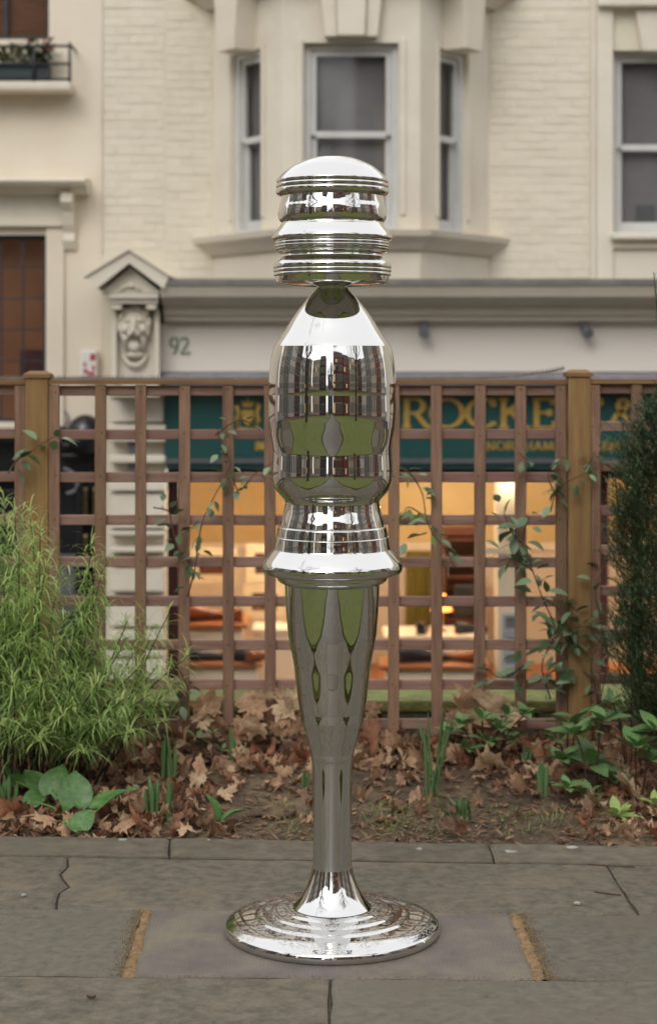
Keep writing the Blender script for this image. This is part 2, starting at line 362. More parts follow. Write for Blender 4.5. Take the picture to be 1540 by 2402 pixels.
def grains(n, fn, m, name, par):                 # loose grains swept off the joints
    mb = MB()
    for i in range(n):
        x, y = fn(); s = rnd.uniform(.0004, .0011); mb.box(x-s, x+s, y-s, y+s, .0005, .0015+s, None)
    o = mb.build(name, m, par, fixn=False); o['kind'] = 'stuff'; return o
def g1():
    k = rnd.random()
    if k < .35: t = rnd.random(); x = la[0]*(1-t)+la[1]*t-abs(rnd.gauss(0, .016)); return x, row2(x)*(1-t)+row3(x)*t
    if k < .75: t = rnd.random(); x = rb[0]*(1-t)+rb[1]*t+abs(rnd.gauss(0, .016)); return x, row2(x)*(1-t)+row3(x)*t
    if k < .88: x = rnd.uniform(la[1], rb[1]+.2); return x, row3(x)+rnd.gauss(0, .010)
    x = rnd.uniform(.0, rb[0]+.1); return x, row2(x)+rnd.gauss(.012, .016)
grains(1800, g1, M['sand'], 'sand_grain', pv)
def g2(): return rnd.uniform(-1, 1), rnd.uniform(4.1, 5.7)
grains(700, g2, M['grit'], 'grit_speck', pv)
for (px, py, s) in ((288, 1974, .016), (983, 1996, .014), (1195, 2003, .022), (1340, 1992, .018), (56, 2104, .008), (1352, 2123, .010), (490, 1975, .006)):
    p = gnd(px, py); mb = MB(); k = 11; ring = [(p.x+math.cos(i*6.283/k)*s*rnd.uniform(.5, 1.1), p.y+math.sin(i*6.283/k)*s*rnd.uniform(.4, 1.0)) for i in range(k)]
    for z in (.003, .0075):
        for q in ring: mb.v.append(Vector((q[0], q[1], z)))
    mb.face(list(range(k, 2*k)))
    for i in range(k): j = (i+1) % k; mb.face([i, j, k+j, k+i])
    mb.build('white_splash', M['white_spot'], pv)

# lawns either side of the long path behind the viewer (seen in the polished metal)
for sx in (-1, 1):
    o = MB(); pts = [(sx*1.17, 3.62), (sx*1.26, 3.86), (sx*1.5, 3.98), (sx*11, 4.0), (sx*11, -15.9), (sx*1.17, -15.9)]
    n = len(pts)
    for z in (-.08, .03):
        for p in pts: o.v.append(Vector((p[0], p[1], z)))
    o.face(list(range(n, 2*n)))
    for i in range(n): j = (i+1) % n; o.face([i, j, n+j, n+i])
    l = o.build('lawn', M['lawn']); l['kind'] = 'structure'
    eb = MB(); q = pts[:4]+[]
    path = [pts[5], pts[0], pts[1], pts[2], pts[3]]
    for i in range(4):
        a = Vector((path[i][0], path[i][1], .032)); b = Vector((path[i+1][0], path[i+1][1], .032)); t = (b-a).normalized(); nn = Vector((-t.y, t.x, 0))*(.022)
        k = len(eb.v); eb.v += [a-nn+Vector((0, 0, -.06)), b-nn+Vector((0, 0, -.06)), b+nn+Vector((0, 0, .002*i)), a+nn+Vector((0, 0, .002*i))]; eb.face([k, k+1, k+2, k+3])
    eb.build('lawn_edge', M['lawnedge'], l)

# soil bed between the paving and the trellis
def bedz(x, y):
    t = (y-bedline(x))/1.15
    return -.012+.05*max(0, min(1, t))+.022*noise.noise(Vector((x*3, y*3, 0)))*min(1, max(0, t*4))+.010*noise.noise(Vector((x*14, y*14, 4)))*min(1, max(0.1, t*6))
mb = MB(); nx, ny = 200, 42
for i in range(nx+1):
    x = -5+10*i/nx if False else (-2.2+4.4*i/nx)
    for j in range(ny+1):
        y = bedline(x)-.01+(7.0-bedline(x))*j/ny; mb.v.append(Vector((x, y, bedz(x, y))))
for i in range(nx):
    for j in range(ny): a = i*(ny+1)+j; mb.face([a, a+ny+1, a+ny+2, a+1], True)
bed = mb.build('soil_bed', M['soil'], fixn=False); bed['kind'] = 'structure'
for sx in (-1, 1): sheet('soil_bed', sx*4.2-2.0, sx*4.2+2.0, 5.8, 7.0, .0, M['soil'], .2)

# ------------------------------------------------------------------ the polished metal sculpture
SX, SY = (779-VX)/FPX*4.862, 4.862
chrome = bpy.data.materials.new('polished steel'); chrome.use_nodes = True
_t = chrome.node_tree; N = _t.nodes; L = _t.links; b = N['Principled BSDF']
b.inputs['Base Color'].default_value = (.63, .618, .60, 1); b.inputs['Metallic'].default_value = 1; b.inputs['Roughness'].default_value = .018
geo = N.new('ShaderNodeNewGeometry'); sp = N.new('ShaderNodeSeparateXYZ'); L.new(geo.outputs['True Normal'], sp.inputs[0])
mr = N.new('ShaderNodeMapRange'); mr.inputs[1].default_value = .70; mr.inputs[2].default_value = .97; L.new(sp.outputs['Z'], mr.inputs[0])
tc = N.new('ShaderNodeTexCoord'); vo = N.new('ShaderNodeTexVoronoi'); vo.inputs['Scale'].default_value = 230; L.new(geo.outputs['Position'], vo.inputs['Vector'])
cr = N.new('ShaderNodeMapRange'); cr.inputs[1].default_value = .45; cr.inputs[2].default_value = .12; L.new(vo.outputs['Distance'], cr.inputs[0])
pn = N.new('ShaderNodeTexNoise'); pn.inputs['Scale'].default_value = 9; pn.inputs['Detail'].default_value = 4; L.new(geo.outputs['Position'], pn.inputs['Vector'])
pm = N.new('ShaderNodeMapRange'); pm.inputs[1].default_value = .42; pm.inputs[2].default_value = .62; L.new(pn.outputs['Fac'], pm.inputs[0])
m1 = N.new('ShaderNodeMath'); m1.operation = 'MULTIPLY'; L.new(mr.outputs[0], m1.inputs[0]); L.new(pm.outputs[0], m1.inputs[1])
m2 = N.new('ShaderNodeMath'); m2.operation = 'MULTIPLY'; L.new(m1.outputs[0], m2.inputs[0]); L.new(cr.outputs[0], m2.inputs[1])
bp = N.new('ShaderNodeBump'); bp.inputs['Strength'].default_value = .6; bp.inputs['Distance'].default_value = .0015
L.new(m2.outputs[0], bp.inputs['Height']); L.new(bp.outputs[0], b.inputs['Normal'])
rm = N.new('ShaderNodeMapRange'); rm.inputs[1].default_value = .35; rm.inputs[2].default_value = .75; rm.inputs[3].default_value = .012; rm.inputs[4].default_value = .05; L.new(pn.outputs['Fac'], rm.inputs[0]); L.new(rm.outputs[0], b.inputs['Roughness'])   # faint smears
M['chrome'] = chrome
def cv(crop):
    y0, k = {'H': (370, 4.053), 'B': (820, 3.667), 'L': (1400, 4.003), 'S': (2000, 2.484)}[crop]
    sc = FPX/4.862
    return lambda y, r: (r/k*.9607/sc, CH-((y0+y/k)*.9607-HY)/sc)
def metal(name, runs, parent, seg=160):
    mb = MB()
    for run in runs:
        pts = catmull([Vector((r, z, 0)) for (r, z) in run], 5); mb.lathe([(max(0, p[0]), p[1]) for p in pts], seg, (SX, SY))
    o = mb.build(name, M['chrome'], parent, fixn=False)
    for p in o.data.polygons: p.use_smooth = True
    return o
sc_ = thing('sculpture', (SX, SY, 0), 'tall polished mirror steel totem of turned bulges on a round foot, standing on ribbed slab', 'sculpture')
H, B, Lg, S = cv('H'), cv('B'), cv('L'), cv('S')
def U(f, *p): return [f(y, r) for (y, r) in p]
base_runs = [[(.1035, .0672), (.118, .0648), (.129, .0612)], [(.129, .0612), (.152, .0582), (.164, .0542)], [(.164, .0542), (.192, .0508), (.204, .0462)],
             [(.204, .0462), (.236, .0420), (.258, .0370), (.270, .0315)], [(.270, .0315), (.2785, .0265), (.2822, .0165), (.2810, .006), (.277, .0012)], [(.277, .0012), (.15, .0012), (0, .0012)]]
metal('foot', base_runs, sc_)
metal('foot_flare', [U(S, (290, 121), (330, 131), (380, 147), (430, 168), (480, 197), (510, 222), (526, 238))], sc_)
metal('leg', [U(Lg, (104, 463), (200, 460), (300, 455), (400, 449), (500, 441), (600, 430), (700, 413), (800, 392), (900, 374), (1000, 362), (1100, 351), (1200, 339), (1300, 323), (1350, 313)),
              U(Lg, (1350, 313), (1390, 309.5), (1430, 305)), U(Lg, (1430, 305), (1470, 293), (1510, 279)),
              U(Lg, (1510, 279), (1600, 254), (1700, 225), (1748, 213)), U(Lg, (1748, 213), (1775, 210.5), (1798, 208)), U(Lg, (1798, 208), (1830, 202), (1900, 197), (2000, 194), (2200, 190), (2400, 187))+U(S, (100, 115.6), (200, 117), (260, 119), (290, 121))], sc_)
metal('under_collar', [U(B, (2140, 499), (2160, 497), (2180, 489), (2200, 468), (2214, 440), (2222, 421)), U(B, (2222, 421), (2226, 424))], sc_)
metal('collar', [U(B, (1480, 422), (1500, 422), (1540, 428), (1580, 438), (1640, 456), (1690, 467), (1700, 468)), U(B, (1700, 468), (1708, 481), (1718, 485)),
                 U(B, (1718, 485), (1750, 491), (1785, 497), (1792, 498)), U(B, (1792, 498), (1798, 506), (1806, 507)), U(B, (1806, 507), (1850, 513), (1890, 520), (1905, 524)),
                 U(B, (1905, 524), (1920, 537), (1950, 564), (1990, 597), (2010, 612)), U(B, (2010, 612), (2035, 626), (2060, 632), (2090, 627), (2115, 611), (2133, 570), (2140, 499))], sc_)
metal('body', [U(H, (1385, 178), (1450, 240), (1500, 281), (1550, 320), (1600, 358), (1650, 393), (1700, 425), (1750, 455), (1800, 487), (1850, 523), (1900, 560), (1925, 575)),
               U(B, (92, 522), (200, 547), (300, 561), (400, 568.5), (450, 569.6), (500, 568.8), (527, 567.4)),
               U(B, (527, 567.4), (600, 570), (680, 571.5), (740, 570), (780, 566), (850, 557), (950, 540), (1010, 533), (1050, 531), (1100, 533), (1160, 536.5), (1220, 538.5), (1270, 537.5), (1320, 530), (1370, 510), (1410, 480), (1440, 452), (1458, 437)),
               U(B, (1458, 437), (1470, 428), (1480, 422))], sc_)
metal('neck', [U(H, (1300, 148), (1340, 150), (1362, 158), (1385, 178))], sc_)
hd = metal('head', [U(H, (450, 508), (480, 512), (520, 519), (560, 529), (600, 535), (640, 536), (675, 528), (695, 512), (705, 500)),
               U(H, (705, 500), (722, 505), (760, 533), (800, 568), (830, 588), (850, 596), (866, 594), (880, 580), (890, 556)),
               U(H, (890, 556), (900, 564), (915, 567), (922, 558)), U(H, (922, 558), (935, 569), (948, 568), (956, 558)), U(H, (956, 558), (968, 558), (982, 548), (986, 538)),
               U(H, (986, 538), (995, 541), (1005, 528), (1015, 505), (1025, 499)), U(H, (1025, 499), (1045, 505), (1070, 532), (1100, 570), (1125, 583), (1150, 583), (1160, 575)),
               U(H, (1160, 575), (1172, 583), (1190, 582), (1199, 573)), U(H, (1199, 573), (1212, 580), (1228, 578), (1238, 565)), U(H, (1238, 565), (1265, 560), (1290, 554)),
               U(H, (1290, 554), (1298, 546), (1318, 470), (1334, 330), (1342, 150))], sc_)
metal('cap', [U(H, (55, 0), (57, 110), (66, 205)), U(H, (66, 205), (72, 225), (100, 303), (150, 405), (200, 470), (245, 516), (272, 540)), U(H, (272, 540), (282, 550), (295, 554), (308, 552), (318, 543)),
              U(H, (318, 543), (328, 553), (342, 557), (355, 554), (363, 544)), U(H, (363, 544), (375, 555), (395, 559), (412, 556), (428, 545), (440, 525), (450, 508))], sc_)

# ------------------------------------------------------------------ trellis fence
FD = 6.9
def slatmesh(w, h, t, m, horiz=False):
    mb = MB(); mb.box(-w/2, w/2, -t/2, t/2, -h/2, h/2); me, _ = mb.mesh('slat')
    bm = bmesh.new(); bm.from_mesh(me); bmesh.ops.bevel(bm, geom=bm.edges[:], offset=.0025, segments=1, affect='EDGES'); bm.to_mesh(me); bm.free(); me.materials.append(m); return me
def px2w(px): return px/FPX*FD
def fence_panel(xs, ys, x0, x1, ytop, ybot, label, railm=M['wood_rail']):
    a = at(x0, ybot, FD); bb = at(x1, ytop, FD)
    t = thing('trellis_panel', ((a.x+bb.x)/2, FD, a.z), label, 'trellis', 'trellis panels of the garden fence')
    hv = bb.z-a.z-.02; mv = slatmesh(px2w(26), hv, .02, M['wood_v']); mh = slatmesh(bb.x-a.x-.006, px2w(23.5), .02, M['wood_h'])
    nm = MB(); nm.lathe([(0, .0), (.0028, .0), (.0034, -.0015)], 8); nme, _ = nm.mesh('nail', False); nme.materials.append(M['nail'])
    for x in xs:
        p = at(x, (ytop+ybot)/2, FD); o = inst('slat', mv, Matrix.Translation((p.x+rnd.uniform(-.002, .002), FD-.0105+rnd.uniform(-.001, .001), (a.z+bb.z)/2-.01)) @ Matrix.Rotation(rnd.uniform(-.003, .003), 4, 'Y'), t)
    for y in ys:
        p = at((x0+x1)/2, y, FD); inst('batten', mh, Matrix.Translation((p.x, FD+.0105, p.z)) @ Matrix.Rotation(rnd.uniform(-.0015, .0015), 4, 'Y'), t)
        for x in xs:
            if -30 < x < 1580:
                q = at(x+rnd.uniform(-3, 3), y+rnd.uniform(-4, 4), FD-.0215); inst('nail', nme, Matrix.Translation((q.x, FD-.0212, q.z)) @ Matrix.Rotation(R(90), 4, 'X'), t)
    MB().box(a.x+.002, bb.x-.002, FD-.026, FD+.03, bb.z-.018, bb.z).build('top_rail', railm, t, bevel=.002)
    return t
xs0 = [128, 237, 331, 432, 535, 633, 730, 827, 922, 1024, 1124, 1219, 1314]
ys0 = [916.5, 1019, 1120, 1220, 1319, 1411, 1513, 1606, 1699]
fence_panel(xs0, ys0, 115, 1329, 890, 1713, 'red brown square trellis panel between the two posts, behind the steel totem')
ys2 = [912, 1000, 1095, 1198, 1290, 1386, 1488, 1593, 1690]
fence_panel([1392+98.5*i for i in range(13)], ys2, 1382, 2596, 889, 1713, 'red brown trellis panel partly covered by the dark conifer')
fence_panel([51-98.5*i for i in range(13)], [y-1 for y in ys0], -1153, 63, 891, 1713, 'red brown trellis panel behind the tallest stems of the feathery shrub')
def post(xc, ytop, wpx, label):
    p = at(xc, ytop, FD); t = thing('fence_post', (p.x, FD, -.02), label, 'post', 'square timber fence posts')
    hw = px2w(wpx)/2; y0 = FD-.032
    MB().box(p.x-hw, p.x+hw, y0, y0+2*hw, -.1, p.z-.026).build('post', M['wood_post'], t, bevel=.004)
    c = hw+.007; mb = MB(); cx, cy = p.x, y0+hw
    mb.box(cx-c, cx+c, cy-c, cy+c, p.z-.026, p.z-.012); n = len(mb.v)
    mb.v += [Vector((cx-c, cy-c, p.z-.0118)), Vector((cx+c, cy-c, p.z-.0118)), Vector((cx+c, cy+c, p.z-.0118)), Vector((cx-c, cy+c, p.z-.0118))]
    k = c-.022; mb.v += [Vector((cx-k, cy-k, p.z)), Vector((cx+k, cy-k, p.z)), Vector((cx+k, cy+k, p.z)), Vector((cx-k, cy+k, p.z))]
    for f in ((0, 1, 5, 4), (1, 2, 6, 5), (2, 3, 7, 6), (3, 0, 4, 7), (4, 5, 6, 7)): mb.face([n+i for i in f])
    mb.build('post_cap', M['wood_rail'], t)
post(89, 870, 53, 'tan square fence post with a capped top, rising from the feathery shrub')
post(1355.5, 867, 53, 'tan square fence post with a capped top, wrapped by the leafy climber')
post(-1180, 870, 53, 'tan square fence post at the far end of the trellis past the feathery shrub')
post(2622, 867, 53, 'tan square fence post at the far end of the trellis past the dark conifer')
def spikes(pts, label, d, hgt=.014, pitch=.011, m=M['spike']):
    pts = [at(x, y, d) for x, y in pts]
    t = thing('spike_strip', pts[0], label, 'spike strip', None); mb = MB(); sb = MB()
    for i in range(len(pts)-1):
        a, b2 = pts[i], pts[i+1]; n = max(1, int((b2-a).length/pitch)); k = len(mb.v); u = Vector((0, 0, .006))
        for p in (a, b2):
            for dy, dz in ((-.014, 0), (.014, 0), (.014, .006), (-.014, .006)): mb.v.append(p+Vector((0, dy, dz)))
        for f in ((0, 1, 5, 4), (1, 2, 6, 5), (2, 3, 7, 6), (3, 0, 4, 7), (3, 2, 1, 0), (4, 5, 6, 7)): mb.face([k+q for q in f])
        for j in range(n):
            for dy in (-.009, .009):
                p = a+(b2-a)*((j+.5)/n)+Vector((0, dy, .005)); q = len(sb.v); h = hgt*rnd.uniform(.8, 1.1)
                sb.v += [p+Vector((-.002, -.002, 0)), p+Vector((.002, -.002, 0)), p+Vector((0, .002, 0)), p+Vector((rnd.uniform(-.003, .003), dy*.3, h))]
                for f in ((0, 1, 3), (1, 2, 3), (2, 0, 3)): sb.face([q+r for r in f])
    mb.build('strip', m, t); o = sb.build('spikes', m, t, fixn=False); o['kind'] = 'stuff'
spikes([(118, 889.5), (470, 890), (900, 890), (1140, 888), (1220, 884), (1290, 873), (1322, 866)], 'grey plastic spike strip along the panel top, loose end lifting by the climber post', 6.92)
spikes([(-500, 890.5), (62, 889.5)], 'short grey plastic spike strip on the panel top beside the feathery shrub post', 6.92)

# low garden wall with mossy coping behind the trellis
gw = thing('garden_wall', (0, 7.2, -1.6), 'low old wall with mossy green coping just behind the trellis', 'wall')
MB().box(-6, 6, 7.22, 7.42, -1.7, .164).build('wall_core', M['oldwall'], gw)
for i in range(12):
    x0 = -6+i; mb = MB().box(x0+.004, x0+.996, 7.05, 7.44, .165, .208); mb.build('coping_stone', M['moss'], gw, bevel=.012)
MB().box(-6, 6, 7.0, 7.03, -.3, -.01).build('kick_board', M['dark'], gw)  # board coloured as the shaded void below the bottom rail
for i in range(60):
    x0 = -6+i*.2; mb = MB().box(x0+.004, x0+.19, 7.075+rnd.uniform(-.004, .004), 7.218, .05, .162); mb.build('wall_brick', M['oldwall'], gw)
spikes([(-600, 1642), (2200, 1642)], 'dark grey spike strip lying along the mossy coping behind the trellis', 7.16, .016, .012, M['spike'])

# ------------------------------------------------------------------ street terrace
D = 15.0
def facade(name, mb, m, parent, **k): return mb.build(name, m, parent, **k)
def holes_wall(x0, x1, z0, z1, holes, y0, y1):        # a wall slab with rectangular openings
    xs = sorted({x0, x1, *[v for h in holes for v in h[:2]]}); zs = sorted({z0, z1, *[v for h in holes for v in h[2:]]}); mb = MB()
    xs = [x for x in xs if x0 <= x <= x1]; zs = [z for z in zs if z0 <= z <= z1]
    for j in range(len(zs)-1):
        run = None
        for i in range(len(xs)-1):
            cx, cz = (xs[i]+xs[i+1])/2, (zs[j]+zs[j+1])/2
            solid = not any(h[0] < cx < h[1] and h[2] < cz < h[3] for h in holes)
            if solid: run = (run[0] if run else xs[i], xs[i+1])
            if (not solid or i == len(xs)-2) and run: mb.box(run[0], run[1], y0, y1, zs[j], zs[j+1]); run = None
    return mb
X = lambda px, d=D: (px-VX)/FPX*d
Z = lambda py, d=D: CH-(py-HY)/FPX*d
brick_count = [0]; brickme, _ = MB().box(-.104, .104, -.01, .01, -.0325, .0325).mesh('brick'); 
bm = bmesh.new(); bm.from_mesh(brickme); bmesh.ops.bevel(bm, geom=bm.edges[:], offset=.004, segments=1, affect='EDGES'); bm.to_mesh(brickme); bm.free(); brickme.materials.append(M['brick'])
rest = MB()
def bricks(x0, x1, z0, z1, y, parent, single=True):
    ch, bl = .0695, .216; n = int((z1-z0)/ch)
    for r in range(n):
        z = z0+(r+.5)*ch; x = x0-(bl/2 if r % 2 else 0)
        while x < x1-.02:
            a, b2 = max(x, x0)+.003, min(x+bl, x1)-.003
            if b2-a > .03:
                dy = rnd.uniform(-.0025, .0025); jx = rnd.uniform(-.002, .002)
                if single and brick_count[0] < 300:
                    brick_count[0] += 1
                    inst('brick', brickme, Matrix.Translation(((a+b2)/2+jx, y+dy, z+rnd.uniform(-.002, .002))) @ Matrix.Rotation(rnd.uniform(-.006, .006), 4, 'Y') @ Matrix.Diagonal(((b2-a)/.208, 1, 1, 1)), parent)
                else: rest.box(a, b2, y-.01+dy, y+.01+dy, z-.031, z+.031)
            x += bl
SF = -1.55                                             # street level
# --- the left-hand house
lh = thing('town_house', (-5, D+.2, SF), 'warm cream rendered town house with leaded window, door hood and black ground floor', 'house')
hl = [(X(-95), X(115), Z(92), Z(-420)), (X(-80), X(108), Z(990), Z(551))]
holes_wall(-22, X(241), SF, 7.4, hl+[(X(-420), X(226), SF-.1, Z(1004))], D+.002, D+.45).build('wall', M['render'], lh)
def sash_window(parent, Mx, w, h, d=.06, rail=.5, bar=.045, blindm=None, glass=True, fr=.07):
    # local frame: x along the wall, z up, y into the wall; origin bottom centre
    wn = MB()
    wn.box(-w/2, -w/2+fr, .0, d, 0, h, Mx); wn.box(w/2-fr, w/2, .0, d, 0, h, Mx); wn.box(-w/2+fr, w/2-fr, .0, d, h-fr*.8, h, Mx); wn.box(-w/2+fr, w/2-fr, .0, d+.02, 0, fr*.7, Mx)
    o = wn.build('window', M['sash'], parent)
    hm = h*rail; i = fr
    up = MB(); y0 = .022
    up.box(-w/2+i+.001, -w/2+i+bar, y0, y0+.03, hm+.0, h-fr*.8-.001, Mx); up.box(w/2-i-bar, w/2-i-.001, y0, y0+.03, hm, h-fr*.8-.001, Mx)
    up.box(-w/2+i+bar, w/2-i-bar, y0, y0+.03, h-fr*.8-bar, h-fr*.8-.001, Mx); up.box(-w/2+i+bar, w/2-i-bar, y0-.006, y0+.03, hm-.02, hm+.03, Mx)
    up.build('upper_sash', M['sash'], o)
    lo = MB(); y1 = y0+.036
    lo.box(-w/2+i+.001, -w/2+i+bar*1.1, y1, y1+.03, fr*.7+.001, hm-.001, Mx); lo.box(w/2-i-bar*1.1, w/2-i-.001, y1, y1+.03, fr*.7+.001, hm-.001, Mx)
    lo.box(-w/2+i+bar*1.1, w/2-i-bar*1.1, y1, y1+.03, fr*.7+.001, fr*.7+bar*1.6, Mx)
    lo.build('lower_sash', M['sash'], o)
    if glass:
        MB().box(-w/2+i+bar, w/2-i-bar, y0+.012, y0+.016, hm+.03, h-fr*.8-bar, Mx).build('pane', M['glass'], o)
        MB().box(-w/2+i+bar*1.1, w/2-i-bar*1.1, y1+.012, y1+.016, fr*.7+bar*1.6, hm-.02, Mx).build('pane', M['glass'], o)
    if blindm:
        MB().box(-w/2+i*.5, w/2-i*.5, d+.05, d+.055, 0, h, Mx).build('roller_blind', blindm, o)
    MB().box(-w/2+.001, w/2-.001, d+.12, d+.13, 0, h, Mx).build('room_back', M['room'], o)
    return o
# upper left window with brown blind
a, b2 = X(-95), X(115); z0, z1 = Z(92), Z(-420)
wn = MB(); wn.box(a, b2, D+.16, D+.2, z0, z0+.05); wn.box(b2-.04, b2, D+.16, D+.2, z0+.05, z1); wn.box(a, a+.04, D+.16, D+.2, z0+.05, z1)
wo = wn.build('window', M['iron'], lh); MB().box(a+.04, b2-.04, D+.17, D+.174, z0+.05, z1).build('pane', M['glass'], wo)
MB().box(a+.02, b2-.02, D+.22, D+.23, z0, z1).build('blind', M['brown_blind'], wo); MB().box(X(2), X(10), D+.165, D+.195, z0+.05, z1).build('mullion', M['iron'], wo)
MB().pbox(-300, 166, 189, 212, D-.26, D).build('window_ledge', M['paint'], lh, bevel=.02)
# iron window guard and planter
gd = thing('window_guard', at(40, 190, D-.22), 'black iron window guard rail on the stone ledge of the rendered house', 'railing')
mb = MB()
for y in (108, 150, 186): a_, b_ = at(-300, y, D-.25), at(168, y, D-.25); mb.tube([a_, b_], .011, 6)
mb.tube([at(168, 108, D-.25), Vector((X(168, D-.25), D, Z(108, D-.25)))], .011, 6)
mb.build('rail', M['iron'], gd)
for x in (-250, -140, -30, 80, 164): MB().tube([at(x, 100 if x == 164 else 108, D-.25), at(x, 192, D-.25)], .012, 6).build('upright', M['iron'], gd)
pl = thing('window_box', at(40, 188, D-.15), 'dark green window box of flowers inside the iron guard', 'planter')
MB().pbox(-250, 114, 148, 183, D-.22, D-.05).build('trough', M['planter'], pl, bevel=.006)
M['boxleaf'] = mat('window box leaf', hexc('#5d6a3c'), hexc('#454f30'), 30, .6, .2, 60, var=0, transl=.15)
M['boxdry'] = mat('window box dry stalk', hexc('#9a8a64'), hexc('#7c6c4c'), 30, .7, .2, 60, var=0, transl=.15)
M['pink'] = mat('pink petal', hexc('#c0506c'), hexc('#b03c58'), 30, .6, .1, 60, var=0, transl=.2)
for key, n, nm in (('boxleaf', 420, 'foliage'), ('boxdry', 240, 'dry_stems'), ('pink', 26, 'flowers')):
    mb = MB()
    for i in range(n):
        cx = rnd.choice((20, 50, 95, 108, 80, -60, -140)) if key != 'boxdry' else rnd.choice((10, 30, 60, 40, -100))
        if key == 'pink': p = at(rnd.choice((62, 108, 112, -50))+rnd.gauss(0, 6), rnd.choice((92, 104, 118))+rnd.gauss(0, 4), D-.14+rnd.uniform(-.06, .06))
        else: p = at(cx+rnd.gauss(0, 14), 128+rnd.gauss(0, 14), D-.14+rnd.uniform(-.07, .07))
        mb.blade(p, (rnd.gauss(0, 1), rnd.gauss(0, 1), rnd.gauss(.4, .7)), rnd.uniform(.03, .07), .035 if key != 'boxdry' else .012, .8, 2)
    o = mb.build(nm, M[key], pl, fixn=False); o['kind'] = 'stuff'
# door hood and its bracket
def moulding(x0, x1, prof, name, m, parent): return MB().extrude_x(prof, x0, x1).build(name, m, parent)
zc = Z(418, D-.3)
moulding(-4.6, X(200, D-.3), [(D-.3, zc), (D-.32, zc-.02), (D-.30, zc-.045), (D-.20, zc-.055), (D-.17, zc-.085), (D-.10, zc-.11), (D+.001, zc-.11), (D+.001, zc+.02)], 'hood_cornice', M['paint'], lh)
MB().pbox(-300, 148, 448, 522, D-.04, D).build('frieze_panel', M['paint'], lh, bevel=.01); MB().pbox(-300, 152, 518, 530, D-.07, D).build('frieze_bead', M['paint'], lh)
MB().pbox(108, 150, 530, 1000, D-.035, D).build('door_architrave', M['render'], lh, bevel=.008)
br = MB(); p0 = at(150, 455, D-.16); p1 = at(178, 500, D-.16)
br.extrude_x([(D, Z(450)), (D-.20, Z(455)), (D-.21, Z(478)), (D-.13, Z(500)), (D-.09, Z(530)), (D-.05, Z(548)), (D-.07, Z(565)), (D-.03, Z(586)), (D, Z(588))], X(150), X(178)); br.build('hood_bracket', M['paint'], lh, bevel=.008)
# leaded window
a, b2 = X(-80), X(108); z0, z1 = Z(990), Z(551)
fr = MB(); fr.box(b2-.03, b2-.001, D+.06, D+.11, z0, z1); fr.box(a+.001, b2-.03, D+.06, D+.11, z1-.035, z1-.001); fr.box(a+.001, b2-.03, D+.06, D+.11, z0+.001, z0+.03)
lw = fr.build('window', M['iron'], lh)
for i in range(5):
    px = 51-51*i
    if px > -75: MB().box(X(px)-.007, X(px)+.007, D+.072, D+.088, z0+.03, z1-.035).build('glazing_bar', M['iron'], lw)
ypx = [551+74*i for i in range(7)]
for y in ypx[1:6]: MB().box(a+.001, b2-.03, D+.067, D+.084, Z(y)-.007, Z(y)+.007).build('glazing_bar', M['iron'], lw)
cols = [-80, -51, 0, 51, 104]
for i in range(len(cols)-1):
    for j in range(6):
        y0_, y1_ = ypx[j]+2, min(ypx[j+1]-2, 988); MB().box(X(cols[i])+.008, X(cols[i+1])-.008, D+.076, D+.080, Z(y1_), Z(y0_)).build('pane', M['glass'], lw)
MB().box(a-.02, b2+.02, D+.30, D+.31, z0-.05, z1+.05).build('lit_blind', M['lit'], lw)
MB().box(X(36), X(104), D+.24, D+.25, z0, Z(820)).build('dark_seatback', M['maroon'], lw)
# alarm box
al = thing('alarm_box', at(207, 880, D-.08), 'small white alarm box with a red print on the rendered wall', 'alarm')
MB().pbox(188, 228, 822, 884, D-.09, D).build('casing', M['white'], al, bevel=.012)
for (x0_, x1_, y0_, y1_) in ((196, 206, 866, 876), (206, 222, 872, 880), (212, 224, 830, 846), (196, 202, 850, 860), (216, 223, 858, 868)): MB().pbox(x0_, x1_, y0_, y1_, D-.094, D-.089).build('red_mark', M['red'], al)
# black ground floor
bf = MB(); bf.box(X(-420), X(226), D+.20, D+.3, SF, Z(1004)); bfo = bf.build('black_shopfront', M['blackpaint'], lh)
for (x0_, x1_, y0_, y1_, dd) in ((-420, 226, 1004, 1022, .0), (-420, 60, 1026, 1038, .06), (145, 226, 1040, 1052, .05), (145, 226, 1066, 1074, .09), (-60, 138, 1115, 1128, .05), (182, 196, 1130, 1700, .10), (242-16, 238, 1004, 1700, -.0), (60, 72, 1040, 1700, .06)):
    MB().pbox(x0_, x1_, y0_, y1_, D+dd, D+.2).build('moulding', M['blackpaint'], bfo, bevel=.006)
for (x0_, x1_, y0_, y1_) in ((-40, 50, 1150, 1680), (84, 176, 1300, 1440), (84, 176, 1460, 1680)): MB().pbox(x0_, x1_, y0_, y1_, D+.185, D+.2).build('panel', M['greystrip'] if y0_ == 1300 else M['blackpaint'], bfo, bevel=.006)
mb = MB(); c = at(200, 1004, D-.04); mb.ball((c.x, D-.02, c.z-.06), (.15, .13, .17), 20, 12); mb.build('dome_canopy', M['blackpaint'], bfo)
mb = MB(); mb.tube(catmull([at(x, y, D-.02) for x, y in ((150, 1098), (172, 1110), (182, 1130), (176, 1150), (156, 1158))], 5), .012, 6); mb.tube(catmull([at(x, y, D-.02) for x, y in ((148, 1002), (158, 992), (160, 975), (150, 962))], 5), .008, 6); mb.build('iron_scroll', M['spot'], bfo)
